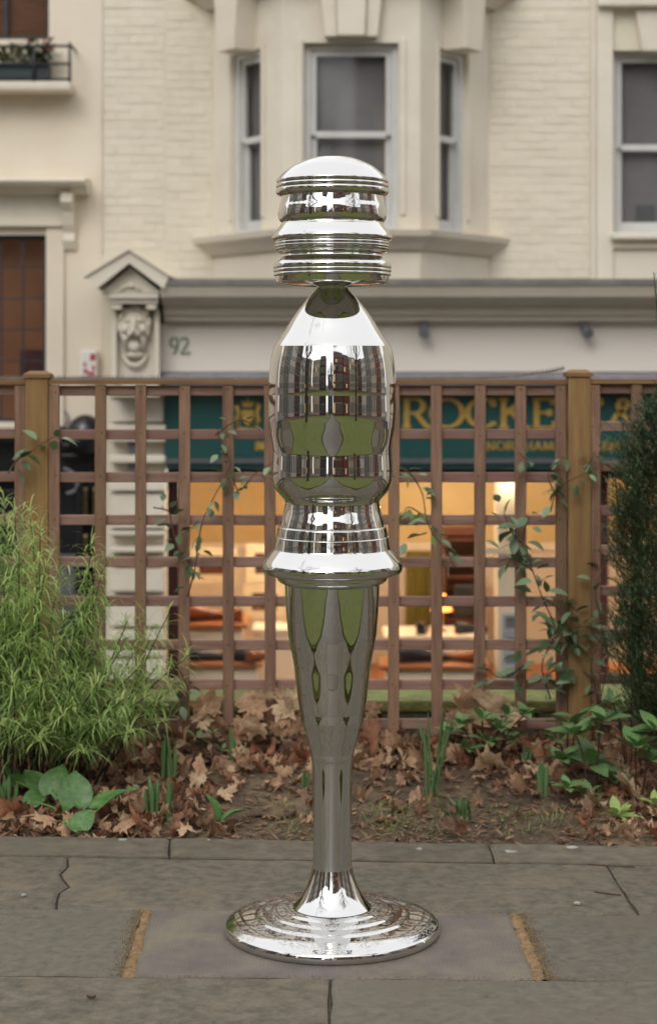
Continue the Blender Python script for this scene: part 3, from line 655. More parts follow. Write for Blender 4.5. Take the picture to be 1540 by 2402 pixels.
for i, (x0_, x1_) in enumerate(((196, 208), (217, 229))):
    for (ya, yb) in ((1142, 1228), (1252, 1330)):
        p = at((x0_+x1_)/2, yb, D+.10); q = at((x0_+x1_)/2, ya, D+.10); r_ = .019
        mb = MB(); mb.lathe([(r_*.6, p.z), (r_, p.z+.01), (r_, q.z-.03), (r_*1.25, q.z-.022), (r_*.9, q.z-.008), (0.001, q.z)], 14, (p.x, p.y)); mb.build('brass_baluster', M['brass'], bfo)
# --- the main house with the bay
mh_ = thing('bay_house', (4, D+.2, SF), 'cream painted brick house with canted bay window above the green shop sign', 'house')
wx0, wx1 = X(1436), X(1700); wz0, wz1 = Z(548), Z(118)
BD = 14.15; fxl, fxr, wxl, wxr = X(660, BD), X(985, BD), X(500), X(1145); bz0, bz1 = 2.51, 3.95
holes = [(wx0, wx1, wz0, wz1), (wxl+.02, wxr-.02, 2.25, 4.4), (X(387), 5.2, SF-.1, Z(1097))]
holes_wall(X(241)+.003, 24, SF, 7.2, holes, D, D+.45).build('wall', M['brickbed'], mh_)
bw = MB().box(wxl-.3, wxr+.3, D+.9, D+.92, 2.2, 4.4).build('bay_room_back', M['room'], mh_)
# smooth apron, brick fields
bricks(X(243), X(385), Z(585), Z(22), D+.006, mh_); bricks(X(391), wxl-.012, Z(652), Z(18), D+.006, mh_); bricks(wxr+.012, X(1382), Z(654), Z(22), D+.006, mh_)
bricks(X(1146), X(1382), Z(20), Z(-60), D+.006, mh_, False); bricks(X(243), X(385), Z(20), Z(-60), D+.006, mh_, False)
o = rest.build('bricks_above', M['brick'], mh_); o['kind'] = 'stuff'
MB().box(X(384.5), X(390.5), D-.002, D, Z(650), 5.5).build('shadow_joint', M['brickbed'], mh_)
MB().box(X(236), X(241), D-.012, D, Z(590), 5.5).build('corner_bead', M['paint'], mh_)
# pilaster strip and right-hand window
for (x0_, x1_, dd) in ((1384, 1396, .03), (1396, 1434, .06)): MB().box(X(x0_), X(x1_)-.001, D-dd, D, 1.9, 5.5).build('pilaster_strip', M['paint'], mh_, bevel=.006)
MB().box(X(1396), X(1760), D-.13, D-.061, Z(14, D-.13), Z(-30, D-.13)).build('lintel_cornice', M['paint'], mh_, bevel=.02)
sash_window(mh_, Matrix.Translation(((wx0+wx1)/2, D+.10, wz0)), wx1-wx0, wz1-wz0, rail=.475, blindm=M['blind'], fr=.045)
MB().box(X(1500), X(1545), D+.20, D+.24, Z(520), Z(476)).build('box_on_sill', M['greystrip'], mh_)
def wedge(xa, xb, xc, xd, ztop, zbot, y0, y1, name, Mx=None):
    return MB().prism([(xa, ztop), (xb, ztop), (xd, zbot), (xc, zbot)], y0, y1, Mx).build(name, M['paint'], mh_, bevel=.012)
wedge(X(1484), X(1600), X(1502), X(1582), Z(15), Z(120, D-.05), D-.06, D+.10, 'keystone')
MB().box(wx0-.03, wx1+.1, D-.14, D+.1, wz0-.055, wz0-.002).build('window_sill', M['paint'], mh_, bevel=.015); MB().box(wx0-.01, wx1+.1, D-.06, D+.0, wz0-.12, wz0-.056).build('sill_bed', M['paint'], mh_)
MB().box(wx0-.005, wx1+.1, D-.02, D, 2.0, wz0-.121).build('apron_panel', M['paint'], mh_)
# the canted bay: three faces
def face_M(p, q):
    dx, dy = q[0]-p[0], q[1]-p[1]; an = math.atan2(dy, dx); return Matrix.Translation((p[0], p[1], 0)) @ Matrix.Rotation(an, 4, 'Z')
FL, FR, WL, WR = (fxl, BD), (fxr, BD), (wxl, D), (wxr, D)
def bay_face(p, q, u0, u1, label, blind=M['blind']):
    Mx = face_M(p, q); L_ = math.hypot(q[0]-p[0], q[1]-p[1]); zt, zb = 4.75, 2.14
    mb = MB(); mb.box(0, u0, 0, .2, zb, zt, Mx); mb.box(u1, L_, 0, .2, zb, zt, Mx); mb.box(u0, u1, 0, .2, zb, bz0, Mx); mb.box(u0, u1, 0, .2, bz1, zt, Mx)
    mb.build(label, M['paint'], mh_)
    for (ua, ub) in ((u0-.055, u0-.012), (u1+.012, u1+.055)): MB().box(ua, ub, -.018, 0, bz0+.12, bz1+.03, Mx).build('window_moulding', M['paint'], mh_, bevel=.006)
    sash_window(mh_, Mx @ Matrix.Translation(((u0+u1)/2, .07 if label == 'bay_front' else .03, bz0+.005)), u1-u0, bz1-bz0-.008, rail=.515, blindm=blind, fr=.05)
    return Mx, L_
LL = math.hypot(fxl-wxl, D-BD); LR = math.hypot(fxr-wxr, D-BD)
def tpx(px, fx, wx): k = (px-VX)/FPX; return (k*BD-fx)/((wx-fx)-k*(D-BD))
tl0, tl1, tr0, tr1 = tpx(613, fxl, wxl), tpx(546, fxl, wxl), tpx(1029, fxr, wxr), tpx(1092, fxr, wxr)
MF, _ = bay_face(FL, FR, X(712, BD)-fxl, X(934, BD)-fxl, 'bay_front')
ML, _ = bay_face(WL, FL, LL*(1-tl1), LL*(1-tl0), 'bay_side')
MR, _ = bay_face(FR, WR, LR*tr0, LR*tr1, 'bay_side')
u0, u1 = X(712, BD)-fxl, X(934, BD)-fxl; um = (u0+u1)/2
for (xa, xb, xc, xd, dd) in ((um-.27, um-.13, um-.20, um-.105, .10), (um-.128, um+.128, um-.103, um+.103, .15), (um+.13, um+.27, um+.105, um+.20, .10)):
    wedge(xa, xb, xc, xd, 4.6, bz1+.03, -dd, .09, 'keystone', MF)
ul = LL*(1-(tl0+tl1)/2); wedge(ul-.19, ul+.19, ul-.12, ul+.12, 4.45, bz1-.01, -.20, .08, 'keystone', ML)
ur = LR*(tr0+tr1)/2; wedge(ur-.19, ur+.19, ur-.12, ur+.12, 4.45, bz1-.01, -.20, .08, 'keystone', MR)
def bay_band(off0, off1, z0, z1, name, wall_ext=0.0):
    # horizontal band following the bay's three faces, bottom offset off0 and top offset off1
    def ring(off):
        t = Vector((fxl-wxl, BD-D)).normalized(); nL = Vector((t.y, -t.x)); nL = nL if nL.y < 0 else -nL
        t2 = Vector((wxr-fxr, D-BD)).normalized(); nR = Vector((t2.y, -t2.x)); nR = nR if nR.y < 0 else -nR
        def isect(p, d, yv): k = (yv-p.y)/d.y; return p.x+d.x*k
        pL = Vector(WL)+nL*off; pR = Vector(WR)+nR*off
        return [(isect(pL, t, D), D), (isect(pL, t, BD-off), BD-off), (isect(pR, t2, BD-off), BD-off), (isect(pR, t2, D), D)]
    mb = MB(); A, B_ = ring(off0), ring(off1)
    for p in A: mb.v.append(Vector((p[0], p[1], z0)))
    for p in B_: mb.v.append(Vector((p[0], p[1], z1)))
    for i in range(3): mb.face([i, i+1, 5+i, 4+i])
    mb.face([3, 2, 1, 0]); mb.face([4, 5, 6, 7]); mb.face([0, 4, 7, 3])
    return mb.build(name, M['paint'], mh_)
bay_band(.135, .15, 2.46, 2.507, 'bay_sill'); bay_band(.10, .125, 2.43, 2.4595, 'sill_moulding'); bay_band(.03, .095, 2.36, 2.4298, 'sill_moulding')
bay_band(.06, .16, 4.36, 4.46, 'bay_cornice'); bay_band(.20, .26, 4.4602, 4.56, 'bay_cornice')
# --- shop cornice, fascia and sign
CF = 14.02; x0, x1 = X(376, CF), 6.0
zt = Z(658, CF)
pr = [(CF, zt), (CF, Z(674, CF)), (14.06, Z(696, 14.06)), (14.20, Z(714, 14.20)), (14.28, Z(718, 14.28)), (14.29, Z(738, 14.29)), (14.33, Z(742, 14.33)), (14.34, Z(752, 14.34)), (14.39, Z(757, 14.39)), (15.0, Z(757, 14.39)), (15.0, zt+.004)]
moulding(x0, x1, pr, 'shop_cornice', M['paint'], mh_)
MB().extrude_x([(CF-.02, Z(669, CF)), (CF-.02, zt+.012), (15.0, zt+.020), (15.0, zt+.006), (CF-.003, zt+.002), (CF-.003, Z(669, CF))], x0, x1).build('lead_flashing', M['lead'], mh_)
FA = 14.45
fa = MB().box(X(378, FA), 6.0, FA, 15.0, Z(872, FA), Z(757, 14.39)-.002).build('fascia', M['fascia'], mh_)
MB().extrude_x([(14.37, Z(876, 14.37)), (14.35, Z(888, 14.35)), (14.37, Z(905, 14.37)), (14.43, Z(915, 14.43)), (14.5, Z(915, 14.43)), (14.5, Z(873, 14.37))], X(380, 14.38), 6.0).build('awning_box', M['spot'], mh_)
# glyphs ---------------------------------------------------------------
def arc(cx, cy, rx, ry, a0, a1, n=18): return [(cx+rx*math.cos(R(a0+(a1-a0)*i/n)), cy+ry*math.sin(R(a0+(a1-a0)*i/n))) for i in range(n+1)]
def ser(x, y, w=.13): return [(x-w, y), (x+w, y)]
G = {
 'C': (.80, [arc(.46, .5, .40, .46, 48, 312), [(.73, .99), (.73, .72)], [(.73, .08), (.73, .22)]]),
 'O': (.92, [arc(.46, .5, .41, .46, 0, 360, 28)]),
 'R': (.80, [[(.14, 0), (.14, 1)], [(.02, .97), (.40, .97)], arc(.38, .735, .25, .235, 90, -90), [(.38, .5), (.14, .5)], [(.40, .5), (.76, .03)], ser(.14, .03), ser(.78, .03, .08)]),
 'K': (.82, [[(.14, 0), (.14, 1)], [(.66, .97), (.17, .45)], [(.32, .58), (.74, .03)], ser(.14, .03), ser(.14, .97), ser(.68, .97, .1), ser(.76, .03, .1)]),
 'E': (.70, [[(.14, 0), (.14, 1)], [(.02, .97), (.60, .97)], [(.14, .52), (.50, .52)], [(.02, .03), (.64, .03)], [(.60, 1), (.60, .78)], [(.64, 0), (.66, .24)], [(.50, .63), (.50, .41)]]),
 'T': (.78, [[(.38, 0), (.38, 1)], [(.02, .97), (.74, .97)], [(.04, 1), (.02, .76)], [(.72, 1), (.74, .76)], ser(.38, .03)]),
 'J': (.50, [[(.34, 1), (.34, .2)], arc(.20, .2, .14, .20, 0, -130, 10), ser(.34, .97)]),
 'N': (.90, [[(.14, 0), (.14, 1)], [(.10, 1), (.74, 0)], [(.74, 0), (.74, 1)], ser(.14, .03), ser(.10, .97, .1), ser(.74, .97)]),
 'S': (.62, [arc(.32, .75, .24, .22, 40, 270)+arc(.32, .27, .26, .25, 90, -140)]),
 'H': (.90, [[(.14, 0), (.14, 1)], [(.74, 0), (.74, 1)], [(.14, .5), (.74, .5)], ser(.14, .03), ser(.14, .97), ser(.74, .03), ser(.74, .97)]),
 'A': (.84, [[(.08, 0), (.42, 1)], [(.40, 1), (.76, 0)], [(.2, .34), (.62, .34)], ser(.09, .03, .1), ser(.75, .03)]),
 'M': (1.0, [[(.12, 0), (.16, 1)], [(.16, 1), (.48, .04)], [(.48, .04), (.82, 1)], [(.82, 1), (.88, 0)], ser(.12, .03, .1), ser(.88, .03, .1)]),
 'P': (.70, [[(.14, 0), (.14, 1)], [(.02, .97), (.38, .97)], arc(.36, .72, .26, .25, 90, -90), [(.36, .47), (.14, .47)], ser(.14, .03)]),
 'G': (.86, [arc(.46, .5, .40, .46, 48, 330), [(.74, .0), (.74, .42)], ser(.74, .42, .12)]),
 'L': (.64, [[(.14, 0), (.14, 1)], [(.02, .03), (.58, .03)], [(.58, 0), (.60, .24)], ser(.14, .97)]),
 'D': (.86, [[(.14, 0), (.14, 1)], [(.02, .97), (.36, .97)], arc(.36, .5, .40, .47, 90, -90), [(.36, .03), (.02, .03)]]),
 'I': (.34, [[(.16, 0), (.16, 1)], ser(.16, .03), ser(.16, .97)]),
 '&': (.86, [[(.82, .03), (.60, .18), (.30, .62), (.24, .78), (.30, .92), (.42, .97), (.54, .90), (.56, .78), (.46, .64), (.18, .42), (.08, .24), (.16, .08), (.34, .02), (.56, .12), (.72, .34), (.76, .46)], ser(.76, .47, .09)]),
 '.': (.25, [arc(.1, .06, .04, .04, 0, 360, 8)]), ',': (.25, [[(.12, .08), (.06, -.12)]]),
 '9': (.62, [arc(.29, .70, .24, .28, 0, 360, 22), arc(.10, .70, .43, .70, 0, -78, 12)]),
 '2': (.62, [arc(.28, .74, .23, .24, 160, -30, 14)+[(.06, .05)], [(.03, .04), (.56, .04)], [(.56, .0), (.58, .18)]]),
}
def glyph(ch, x, z, h, y, m, parent, thick=.17, thin=.075, sx=1.0, depth=.012):
    wd, strokes = G[ch]; mb = MB()
    for si, s in enumerate(strokes):
        n = len(s); k0 = len(mb.v); yy = y-.0004*si
        P = [Vector((p[0]*sx, p[1])) for p in s]
        for i in range(n):
            t = (P[min(i+1, n-1)]-P[max(i-1, 0)]); t = t.normalized() if t.length > 1e-6 else Vector((1, 0))
            wv = thin+(thick-thin)*abs(t.y)**1.3; nn = Vector((-t.y, t.x))*wv/2
            for q in (P[i]+nn, P[i]-nn):
                for dy in (0, depth): mb.v.append(Vector((x+q.x*h, yy-depth+dy, z+q.y*h)))
        for i in range(n-1):
            a = k0+4*i; b_ = a+4
            mb.face([a, b_, b_+2, a+2]); mb.face([a+1, a+3, b_+3, b_+1]); mb.face([a, a+1, b_+1, b_]); mb.face([a+2, b_+2, b_+3, a+3])
    mb.build('letter' if not ch.isdigit() else 'digit', m, parent, fixn=True); return wd*sx*h
def text(s, x, z, h, y, m, parent, sx=1.0, gap=.10, thick=.17, thin=.075, x1=None):
    tot = sum((G[c][0]+gap)*sx if c != ' ' else .4*sx for c in s)*h
    if x1: sx *= (x1-x)/tot
    for c in s:
        if c == ' ': x += .4*sx*h; continue
        x += glyph(c, x, z, h, y, m, parent, thick, thin, sx)+gap*sx*h
num = thing('house_number', at(398, 832, FA-.01), 'sage green house number 92 on the pale fascia above the sign', 'number')
text('92', X(399, FA), Z(831, FA), Z(791, FA)-Z(831, FA), FA-.0005, M['numgreen'], num, sx=.86, gap=.08, thick=.16, thin=.08)
sg = thing('shop_sign', at(900, 1095, 14.6), 'long dark green shop signboard with gold serif lettering and crest', 'sign')
SD = 14.62
MB().box(X(385, SD), 5.6, SD, SD+.10, Z(1074, SD), Z(916, SD)).build('board', M['green'], sg, bevel=.004)
MB().box(X(388, SD-.05), 5.6, SD-.05, SD+.06, Z(1087, SD-.05), Z(1075, SD-.05)-.001).build('lower_bar', M['greystrip'], sg); MB().box(X(390, SD-.02), 5.6, SD-.02, SD+.06, Z(1100, SD-.02), Z(1087, SD-.05)-.002).build('lower_ledge', M['green'], sg, bevel=.004)
hz = Z(934, SD)-Z(1004, SD)
for (ch, xa, xb) in (('C', 868, 928), ('R', 942, 1005), ('O', 1007, 1088), ('C', 1090, 1162), ('K', 1168, 1238), ('E', 1245, 1304), ('T', 1308, 1366), ('T', 1352, 1410), ('&', 1430, 1492), ('J', 1530, 1562), ('O', 1570, 1648), ('N', 1655, 1725), ('E', 1735, 1790), ('S', 1800, 1850)):
    glyph(ch, X(xa, SD), Z(1004, SD), hz, SD-.002, M['gold'], sg, .19, .085, (X(xb, SD)-X(xa, SD))/(G[ch][0]*hz))
text('NORTHAMPTON', X(1140, SD), Z(1056, SD), hz*.29, SD-.002, M['gold'], sg, x1=X(1384, SD), thick=.2, thin=.11)
text('ENGLAND', X(1410, SD), Z(1056, SD), hz*.29, SD-.002, M['gold'], sg, x1=X(1560, SD), thick=.2, thin=.11)
text('INC.', X(599, SD), Z(1056, SD), hz*.29, SD-.002, M['gold'], sg, x1=X(636, SD), thick=.2, thin=.11)
# gold crest: shield between two upright supporters under a crown
cr_ = MB(); cx = X(581, SD); zz = lambda y: Z(y, SD); u = (X(582, SD)-X(581, SD))
cr_.prism([(cx-14*u, zz(962)), (cx+14*u, zz(962)), (cx+14*u, zz(980)), (cx, zz(1000)), (cx-14*u, zz(980))], SD-.014, SD-.001)
cr_.prism([(cx-12*u, zz(955)), (cx-14*u, zz(938)), (cx-6*u, zz(946)), (cx, zz(933)), (cx+6*u, zz(946)), (cx+14*u, zz(938)), (cx+12*u, zz(955))], SD-.013, SD-.001)
for s in (-1, 1):
    cr_.tube([(cx+s*20*u, SD-.006, zz(1001)), (cx+s*26*u, SD-.006, zz(985)), (cx+s*21*u, SD-.006, zz(968)), (cx+s*27*u, SD-.006, zz(952)), (cx+s*20*u, SD-.006, zz(944))], [4*u, 6*u, 5*u, 7*u, 3*u], 7)
cr_.tube([(cx-26*u, SD-.006, zz(1004)), (cx, SD-.006, zz(1009)), (cx+26*u, SD-.006, zz(1004))], 3.5*u, 6); cr_.build('crest', M['gold'], sg)
for (px, nm, s) in ((992, 'first', 1), (1370, 'second', -1)):
    sp_ = thing('spot_lamp', at(px, 757, 14.33), 'small grey spot lamp on the pale fascia '+('above the letter O' if px < 1100 else 'above the climber post'), 'lamp', 'spot lamps under the shop cornice')
    MB().pbox(px-9, px+11, 757, 764, 14.34, FA-.002).build('bracket', M['spot'], sp_); p = at(px, 772, 14.38); q = at(px+(2 if px < 1100 else 9), 783, 14.30)
    MB().tube([p+Vector((0, .03, .02)), p, q], [.022, .034, .042], 12).build('lamp_head', M['spot'], sp_)
# --- corbel with lion mask, rusticated pilaster
cb = thing('corbel_pilaster', at(315, 1640, D-.3), 'cream pilaster with gabled corbel and lion mask between black front and shop', 'pilaster')
CD = 14.30; xm = X(313, CD)
def cz(y): return Z(y, CD)
g = MB(); g.prism([(X(214, CD), cz(652)), (xm, cz(590)), (X(406, CD), cz(652)), (X(392, CD), cz(681)), (xm, cz(622)), (X(238, CD), cz(681))], CD-.31, D+.1); g.build('gable_hood', M['paint'], cb)
g = MB(); g.prism([(X(214, CD)-.012, cz(651)), (xm, cz(588)), (X(406, CD)+.012, cz(651)), (X(406, CD)+.012, cz(655)), (xm, cz(593)), (X(214, CD)-.012, cz(655))], CD-.335, D+.1); g.build('gable_moulding', M['paint'], cb)
g = MB(); g.prism([(X(244, CD), cz(689)), (xm, cz(630)), (X(384, CD), cz(689))], CD-.20, D); g.build('tympanum', M['paint'], cb)
g = MB(); g.tube(catmull([Vector((xm+dx*.001, CD-.21, cz(y))) for dx, y in ((-75, 682), (-40, 676), (0, 668), (40, 676), (75, 682))], 4), .012, 6); g.ball((xm, CD-.21, cz(674)), (.03, .02, .022)); g.build('shell_ornament', M['paint'], cb)
for (a_, b_, y0_, y1_, dd) in ((255, 372, 688, 700, .13), (258, 370, 700, 712, .10), (262, 285, 712, 726, .085), (343, 366, 712, 726, .085)): MB().pbox(a_, b_, y0_, y1_, CD-dd-.08, D).build('abacus', M['paint'], cb, bevel=.006)
MB().pbox(262, 374, 712, 930, CD+.02, D+.1).build('corbel_block', M['paint'], cb)
for (a_, b_) in ((262, 274), (362, 374)): MB().pbox(a_, b_, 727, 905, CD-.06, CD+.019).build('corbel_cheek', M['paint'], cb, bevel=.01)
lm = MB(); k = X(314, CD)-X(313, CD); rr = random.Random(3)
def L_(x, y, dep): return Vector((X(x, CD), CD-dep, cz(y)))
lm.ball(L_(317, 758, .03), (34*k, .07, 36*k), 16, 10)                     # skull
for i in range(26):                                                      # mane
    an = 2*math.pi*i/26; rx, ry = 33+rr.uniform(-3, 4), 36+rr.uniform(-3, 4)
    lm.ball(L_(317+rx*math.cos(an), 762-ry*math.sin(an), .035+rr.uniform(-.01, .02)), (8*k, .03, 10*k), 8, 6)
lm.ball(L_(317, 766, .10), (9*k, .05, 22*k), 10, 8); lm.ball(L_(310, 783, .11), (9*k, .045, 8*k), 10, 8); lm.ball(L_(324, 783, .11), (9*k, .045, 8*k), 10, 8)   # nose, muzzle
lm.ball(L_(317, 777, .15), (7*k, .03, 5*k), 8, 6)
for s in (-1, 1):
    lm.ball(L_(317+s*14, 752, .085), (9*k, .03, 4*k), 8, 6); lm.ball(L_(317+s*29, 737, .05), (7*k, .03, 8*k), 8, 6); lm.ball(L_(317+s*21, 772, .075), (10*k, .035, 11*k), 8, 6)
    lm.tube([L_(317+s*14, 788, .09), L_(317+s*21, 800, .06), L_(317+s*18, 824, .05)], [5*k, 6*k, 4*k], 8)
lm.build('lion_mask', M['paint'], cb)
lm = MB(); lm.ball(L_(317, 812, .04), (15*k, .05, 17*k), 12, 8); lm.ball(L_(317, 832, .03), (22*k, .03, 8*k), 12, 8)
lm.tube(catmull([L_(290, 832, .0), L_(300, 850, .02), L_(317, 858, .03), L_(334, 850, .02), L_(344, 832, .0)], 4), 5*k, 6); lm.build('drapery', M['paint'], cb)
MB().box(X(266, 14.75), X(385, 14.75), 14.76, 14.92, SF, Z(930, 14.76)).build('pilaster_shaft', M['paint'], cb)
MB().pbox(256, 386, 926, 932, 14.60, 14.9).build('impost', M['paint'], cb, bevel=.01)
bounds = [(932, 1016), (1034, 1046), (1050, 1056)] ; y = 932; i = 0
courses = [(932, 990), (996, 1012), (1022, 1036), (1068, 1086), (1130, 1152), (1158, 1216), (1226, 1240), (1246, 1256), (1284, 1296), (1308, 1320), (1334, 1388), (1400, 1470), (1478, 1540), (1548, 1612)]
for (ya, yb) in courses:
    wide = (yb-ya) > 40; xl = 258 if wide else 254
    MB().pbox(xl, 384 if wide else 388, ya, yb, 14.64 if wide else 14.60, 14.759).build('rusticated_block', M['paint'], cb, bevel=.014)
gp = MB(); gp.box(X(302, 14.7), X(322, 14.7), 14.66, 14.755, Z(1130, 14.7), Z(1037, 14.7)); gp.build('glass_inset', M['greystrip'], cb)
# --- shop window and lit interior
SDp = 15.02
sf = thing('glazed_shop', at(900, 1650, SDp), 'maroon timber shop front with big plate glass windows under the green sign', 'shopfront')
zl = SF+.30
for (xa, xb) in ((393, 420), (838, 858), (1214, 1232), (1404, 1424), (1800, 1830)): MB().box(X(xa, SDp), X(xb, SDp), SDp-.03, SDp+.07, zl, Z(1097, SDp)).build('mullion', M['maroon'], sf, bevel=.006)
MB().box(X(420, SDp), X(1800, SDp), SDp-.01, SDp+.06, Z(1122, SDp), Z(1100, SDp)).build('head_rail', M['maroon'], sf)
MB().box(X(393, SDp), 5.4, SDp-.05, SDp+.1, SF, zl-.001).build('stall_riser', M['maroon'], sf)
for (xa, xb) in ((420, 838), (858, 1214), (1232, 1404), (1424, 1800)): MB().box(X(xa, SDp)+.001, X(xb, SDp)-.001, SDp+.02, SDp+.026, zl, Z(1122, SDp)).build('pane', M['glass'], sf)
ir = thing('shop_room', (1.0, 17, SF), 'warm ochre lit shop room behind the plate glass', 'room')
ib = 18.6
MB().box(X(380, D)-.25, 5.5, ib, ib+.1, SF, .9).build('back_wall', M['ochre'], ir); MB().box(X(380, D)-.25, X(380, D)-.15, 15.12, ib, SF, .9).build('side_wall', M['ochre'], ir)
MB().box(5.4, 5.5, 15.12, ib, SF, .9).build('side_wall', M['ochre'], ir); MB().box(X(380, D)-.15, 5.4, 15.46, ib, .60, .7).build('ceiling', M['shopcream'], ir); MB().box(X(380, D)-.15, 5.4, 15.1, ib, SF-.05, SF+.02).build('floor', M['shopwood'], ir)
MB().box(X(380, D)-.149, 5.399, ib-.03, ib-.001, SF+.02, Z(1290, ib)).build('dado_panel', M['shopcream'], ir)
MB().box(X(380, D)-.149, 5.399, ib-.06, ib-.001, Z(1290, ib)+.001, Z(1272, ib)).build('dado_rail', M['shopcream'], ir)
MB().box(X(1165, 15.3), X(1217, 15.3), 15.3, 15.55, SF+.02, .598).build('display_column', M['shopcream'], ir, bevel=.01)
MB().box(X(1130, 15.28), X(1217, 15.28), 15.27, 15.299, Z(1300, 15.28), Z(1284, 15.28)).build('column_moulding', M['shopcream'], ir)
def lamp_at(x, y, d, e, c=(1, .86, .68), r=.06):
    l = bpy.data.lights.new('shop lamp', 'POINT'); l.energy = e; l.color = c; l.shadow_soft_size = r
    return l
for i, (px, d, e) in enumerate(((480, 15.9, 30), (620, 16.6, 26), (790, 16.0, 28), (980, 16.0, 26), (1090, 17.4, 34), (1195, 15.16, 4), (1290, 16.2, 26), (1500, 16.2, 28))):
    p = Vector((X(px, d), d, .56)); t = thing('ceiling_lamp', p, 'small round lit ceiling downlight inside the shop, number hidden' if False else 'small round lit ceiling downlight inside the warm shop', 'lamp', 'ceiling downlights of the shop')
    MB().lathe([(.045, .598), (.05, .585), (.035, .575), (.0, .572)], 14, (p.x, p.y)).build('lens', M['lamp'], t)
    lo = bpy.data.objects.new('light', lamp_at(0, 0, 0, e)); link(lo, t, Matrix.Translation((p.x, p.y, .53)))
# display platforms
def platform(xa, xb, y, d0, d1, label, m=M['shopwood']):
    z = Z(y, d0); t = thing('display_table', (X((xa+xb)/2, d0), d0, SF+.02), label, 'table')
    MB().box(X(xa, d0), X(xb, d0), d0, d1, z-.035, z).build('table_top', m, t, bevel=.008)
    MB().box(X(xa, d0)+.05, X(xb, d0)-.05, d0+.06, d1-.05, SF+.021, z-.0355).build('table_base', M['shopcream'], t)
    return z
z1_ = platform(425, 580, 1465, 15.45, 16.1, 'orange lit wooden display table with tan shoes beside the maroon pillar')
z2_ = platform(585, 640, 1556, 15.3, 15.44, 'narrow low wooden display shelf behind the trellis left of the totem') if False else platform(425, 616, 1556, 15.14, 15.44, 'low wooden display shelf with black shoes near the maroon pillar')
z3_ = platform(890, 1150, 1562, 15.14, 15.6, 'low round-edged wooden display shelf under the orange lamp')
z4_ = platform(900, 1140, 1492, 15.9, 16.5, 'pale wooden display table further back under the orange lamp', M['shopcream'])
z5_ = platform(1440, 1640, 1580, 15.2, 15.8, 'wooden display table behind the dark conifer')
def shoe(px, d, z, m, rz, label, s=1.0):
    secs = [(-.13, .030, .075, .0), (-.10, .036, .085, 0), (-.05, .034, .080, 0), (0, .036, .065, 0), (.05, .045, .05, 0), (.10, .047, .042, 0), (.145, .036, .032, 0), (.165, .012, .018, 0)]
    mb = MB(); k = 10
    for (x, w_, h_, _) in secs:
        for j in range(k):
            an = 2*math.pi*j/k; mb.v.append(Vector((x*s, math.cos(an)*w_*s, (max(0, .5+.5*math.sin(an)) if math.sin(an) > -.3 else 0)*h_*s+.012*s)))
    for i in range(len(secs)-1):
        for j in range(k): a = i*k+j; b_ = i*k+(j+1) % k; mb.face([a, b_, b_+k, a+k], True)
    mb.face(list(range(k))); mb.face([(len(secs)-1)*k+j for j in reversed(range(k))])
    T = Matrix.Translation((X(px, d), d, z+.001)) @ Matrix.Rotation(rz, 4, 'Z')
    mb.v = [T @ v for v in mb.v]; t = thing('shoe', T.translation, label, 'shoe', 'shoes on display')
    mb.build('upper', m, t); so = MB().box(-.13*s, .16*s, -.035*s, .035*s, 0, .0115*s, T); so.build('sole', M['shoe_black'], t, bevel=.004)
st_, sb_ = M['shoe_tan'], M['shoe_black']
shoe(470, 15.7, z1_, st_, .5, 'large tan leather shoe on the orange lit display table', 1.5); shoe(548, 15.75, z1_, st_, 1.9, 'tan leather shoe pointing away on the orange lit display table', 1.2)
shoe(470, 15.28, z2_, sb_, .2, 'black shoe on the low shelf, beside the maroon pillar', 1.2); shoe(548, 15.28, z2_, sb_, 2.7, 'black shoe on the low shelf, beside the white box', 1.2); shoe(600, 15.26, z2_, st_, 1.2, 'tan shoe at the open end of the low shelf', 1.1)
shoe(985, 15.36, z3_, sb_, .3, 'black shoe lying sideways on the low shelf under the lamp', 1.5); shoe(1095, 15.36, z3_, st_, 2.4, 'brown shoe on the low shelf near the white column', 1.2)
shoe(990, 16.1, z4_, sb_, 1.4, 'black shoe pointing away on the pale table', 1.2); shoe(1100, 16.1, z4_, sb_, .6, 'black shoe on the pale table near the white column', 1.1)
def picture(xa, xb, ya, yb, d, label, fm=M['frame'], pm=M['picture'], fw=.05):
    a_, b_ = at(xa, yb, d), at(xb, ya, d); t = thing('picture', (a_.x, d, a_.z), label, 'picture')
    mb = MB(); mb.box(a_.x, b_.x, d, d+.03, a_.z, a_.z+fw); mb.box(a_.x, b_.x, d, d+.03, b_.z-fw, b_.z); mb.box(a_.x, a_.x+fw, d, d+.03, a_.z+fw, b_.z-fw); mb.box(b_.x-fw, b_.x, d, d+.03, a_.z+fw, b_.z-fw); mb.build('frame', fm, t)
    MB().box(a_.x+fw, b_.x-fw, d+.015, d+.028, a_.z+fw, b_.z-fw).build('print', pm, t)
picture(578, 668, 1278, 1366, 16.9, 'cream framed dark picture hanging in the shop, upper one beside the totem', fw=.075)
picture(572, 668, 1372, 1452, 16.85, 'cream framed brown picture hanging in the shop, lower one beside the totem', fw=.075)
picture(446, 556, 1284, 1368, 17.2, 'cream framed reddish panel in the shop beside the maroon pillar', pm=M['darkwood'], fw=.08)
MB().box(X(596, 15.9), X(690, 15.9), 15.9, 16.3, SF+.02, Z(1486, 15.9)).build('white_cabinet', M['shopcream'], ir, bevel=.01)
MB().box(X(590, 15.88), X(696, 15.88), 15.88, 16.32, Z(1486, 15.9)+.001, Z(1476, 15.88)).build('cabinet_top', M['shopcream'], ir, bevel=.008)
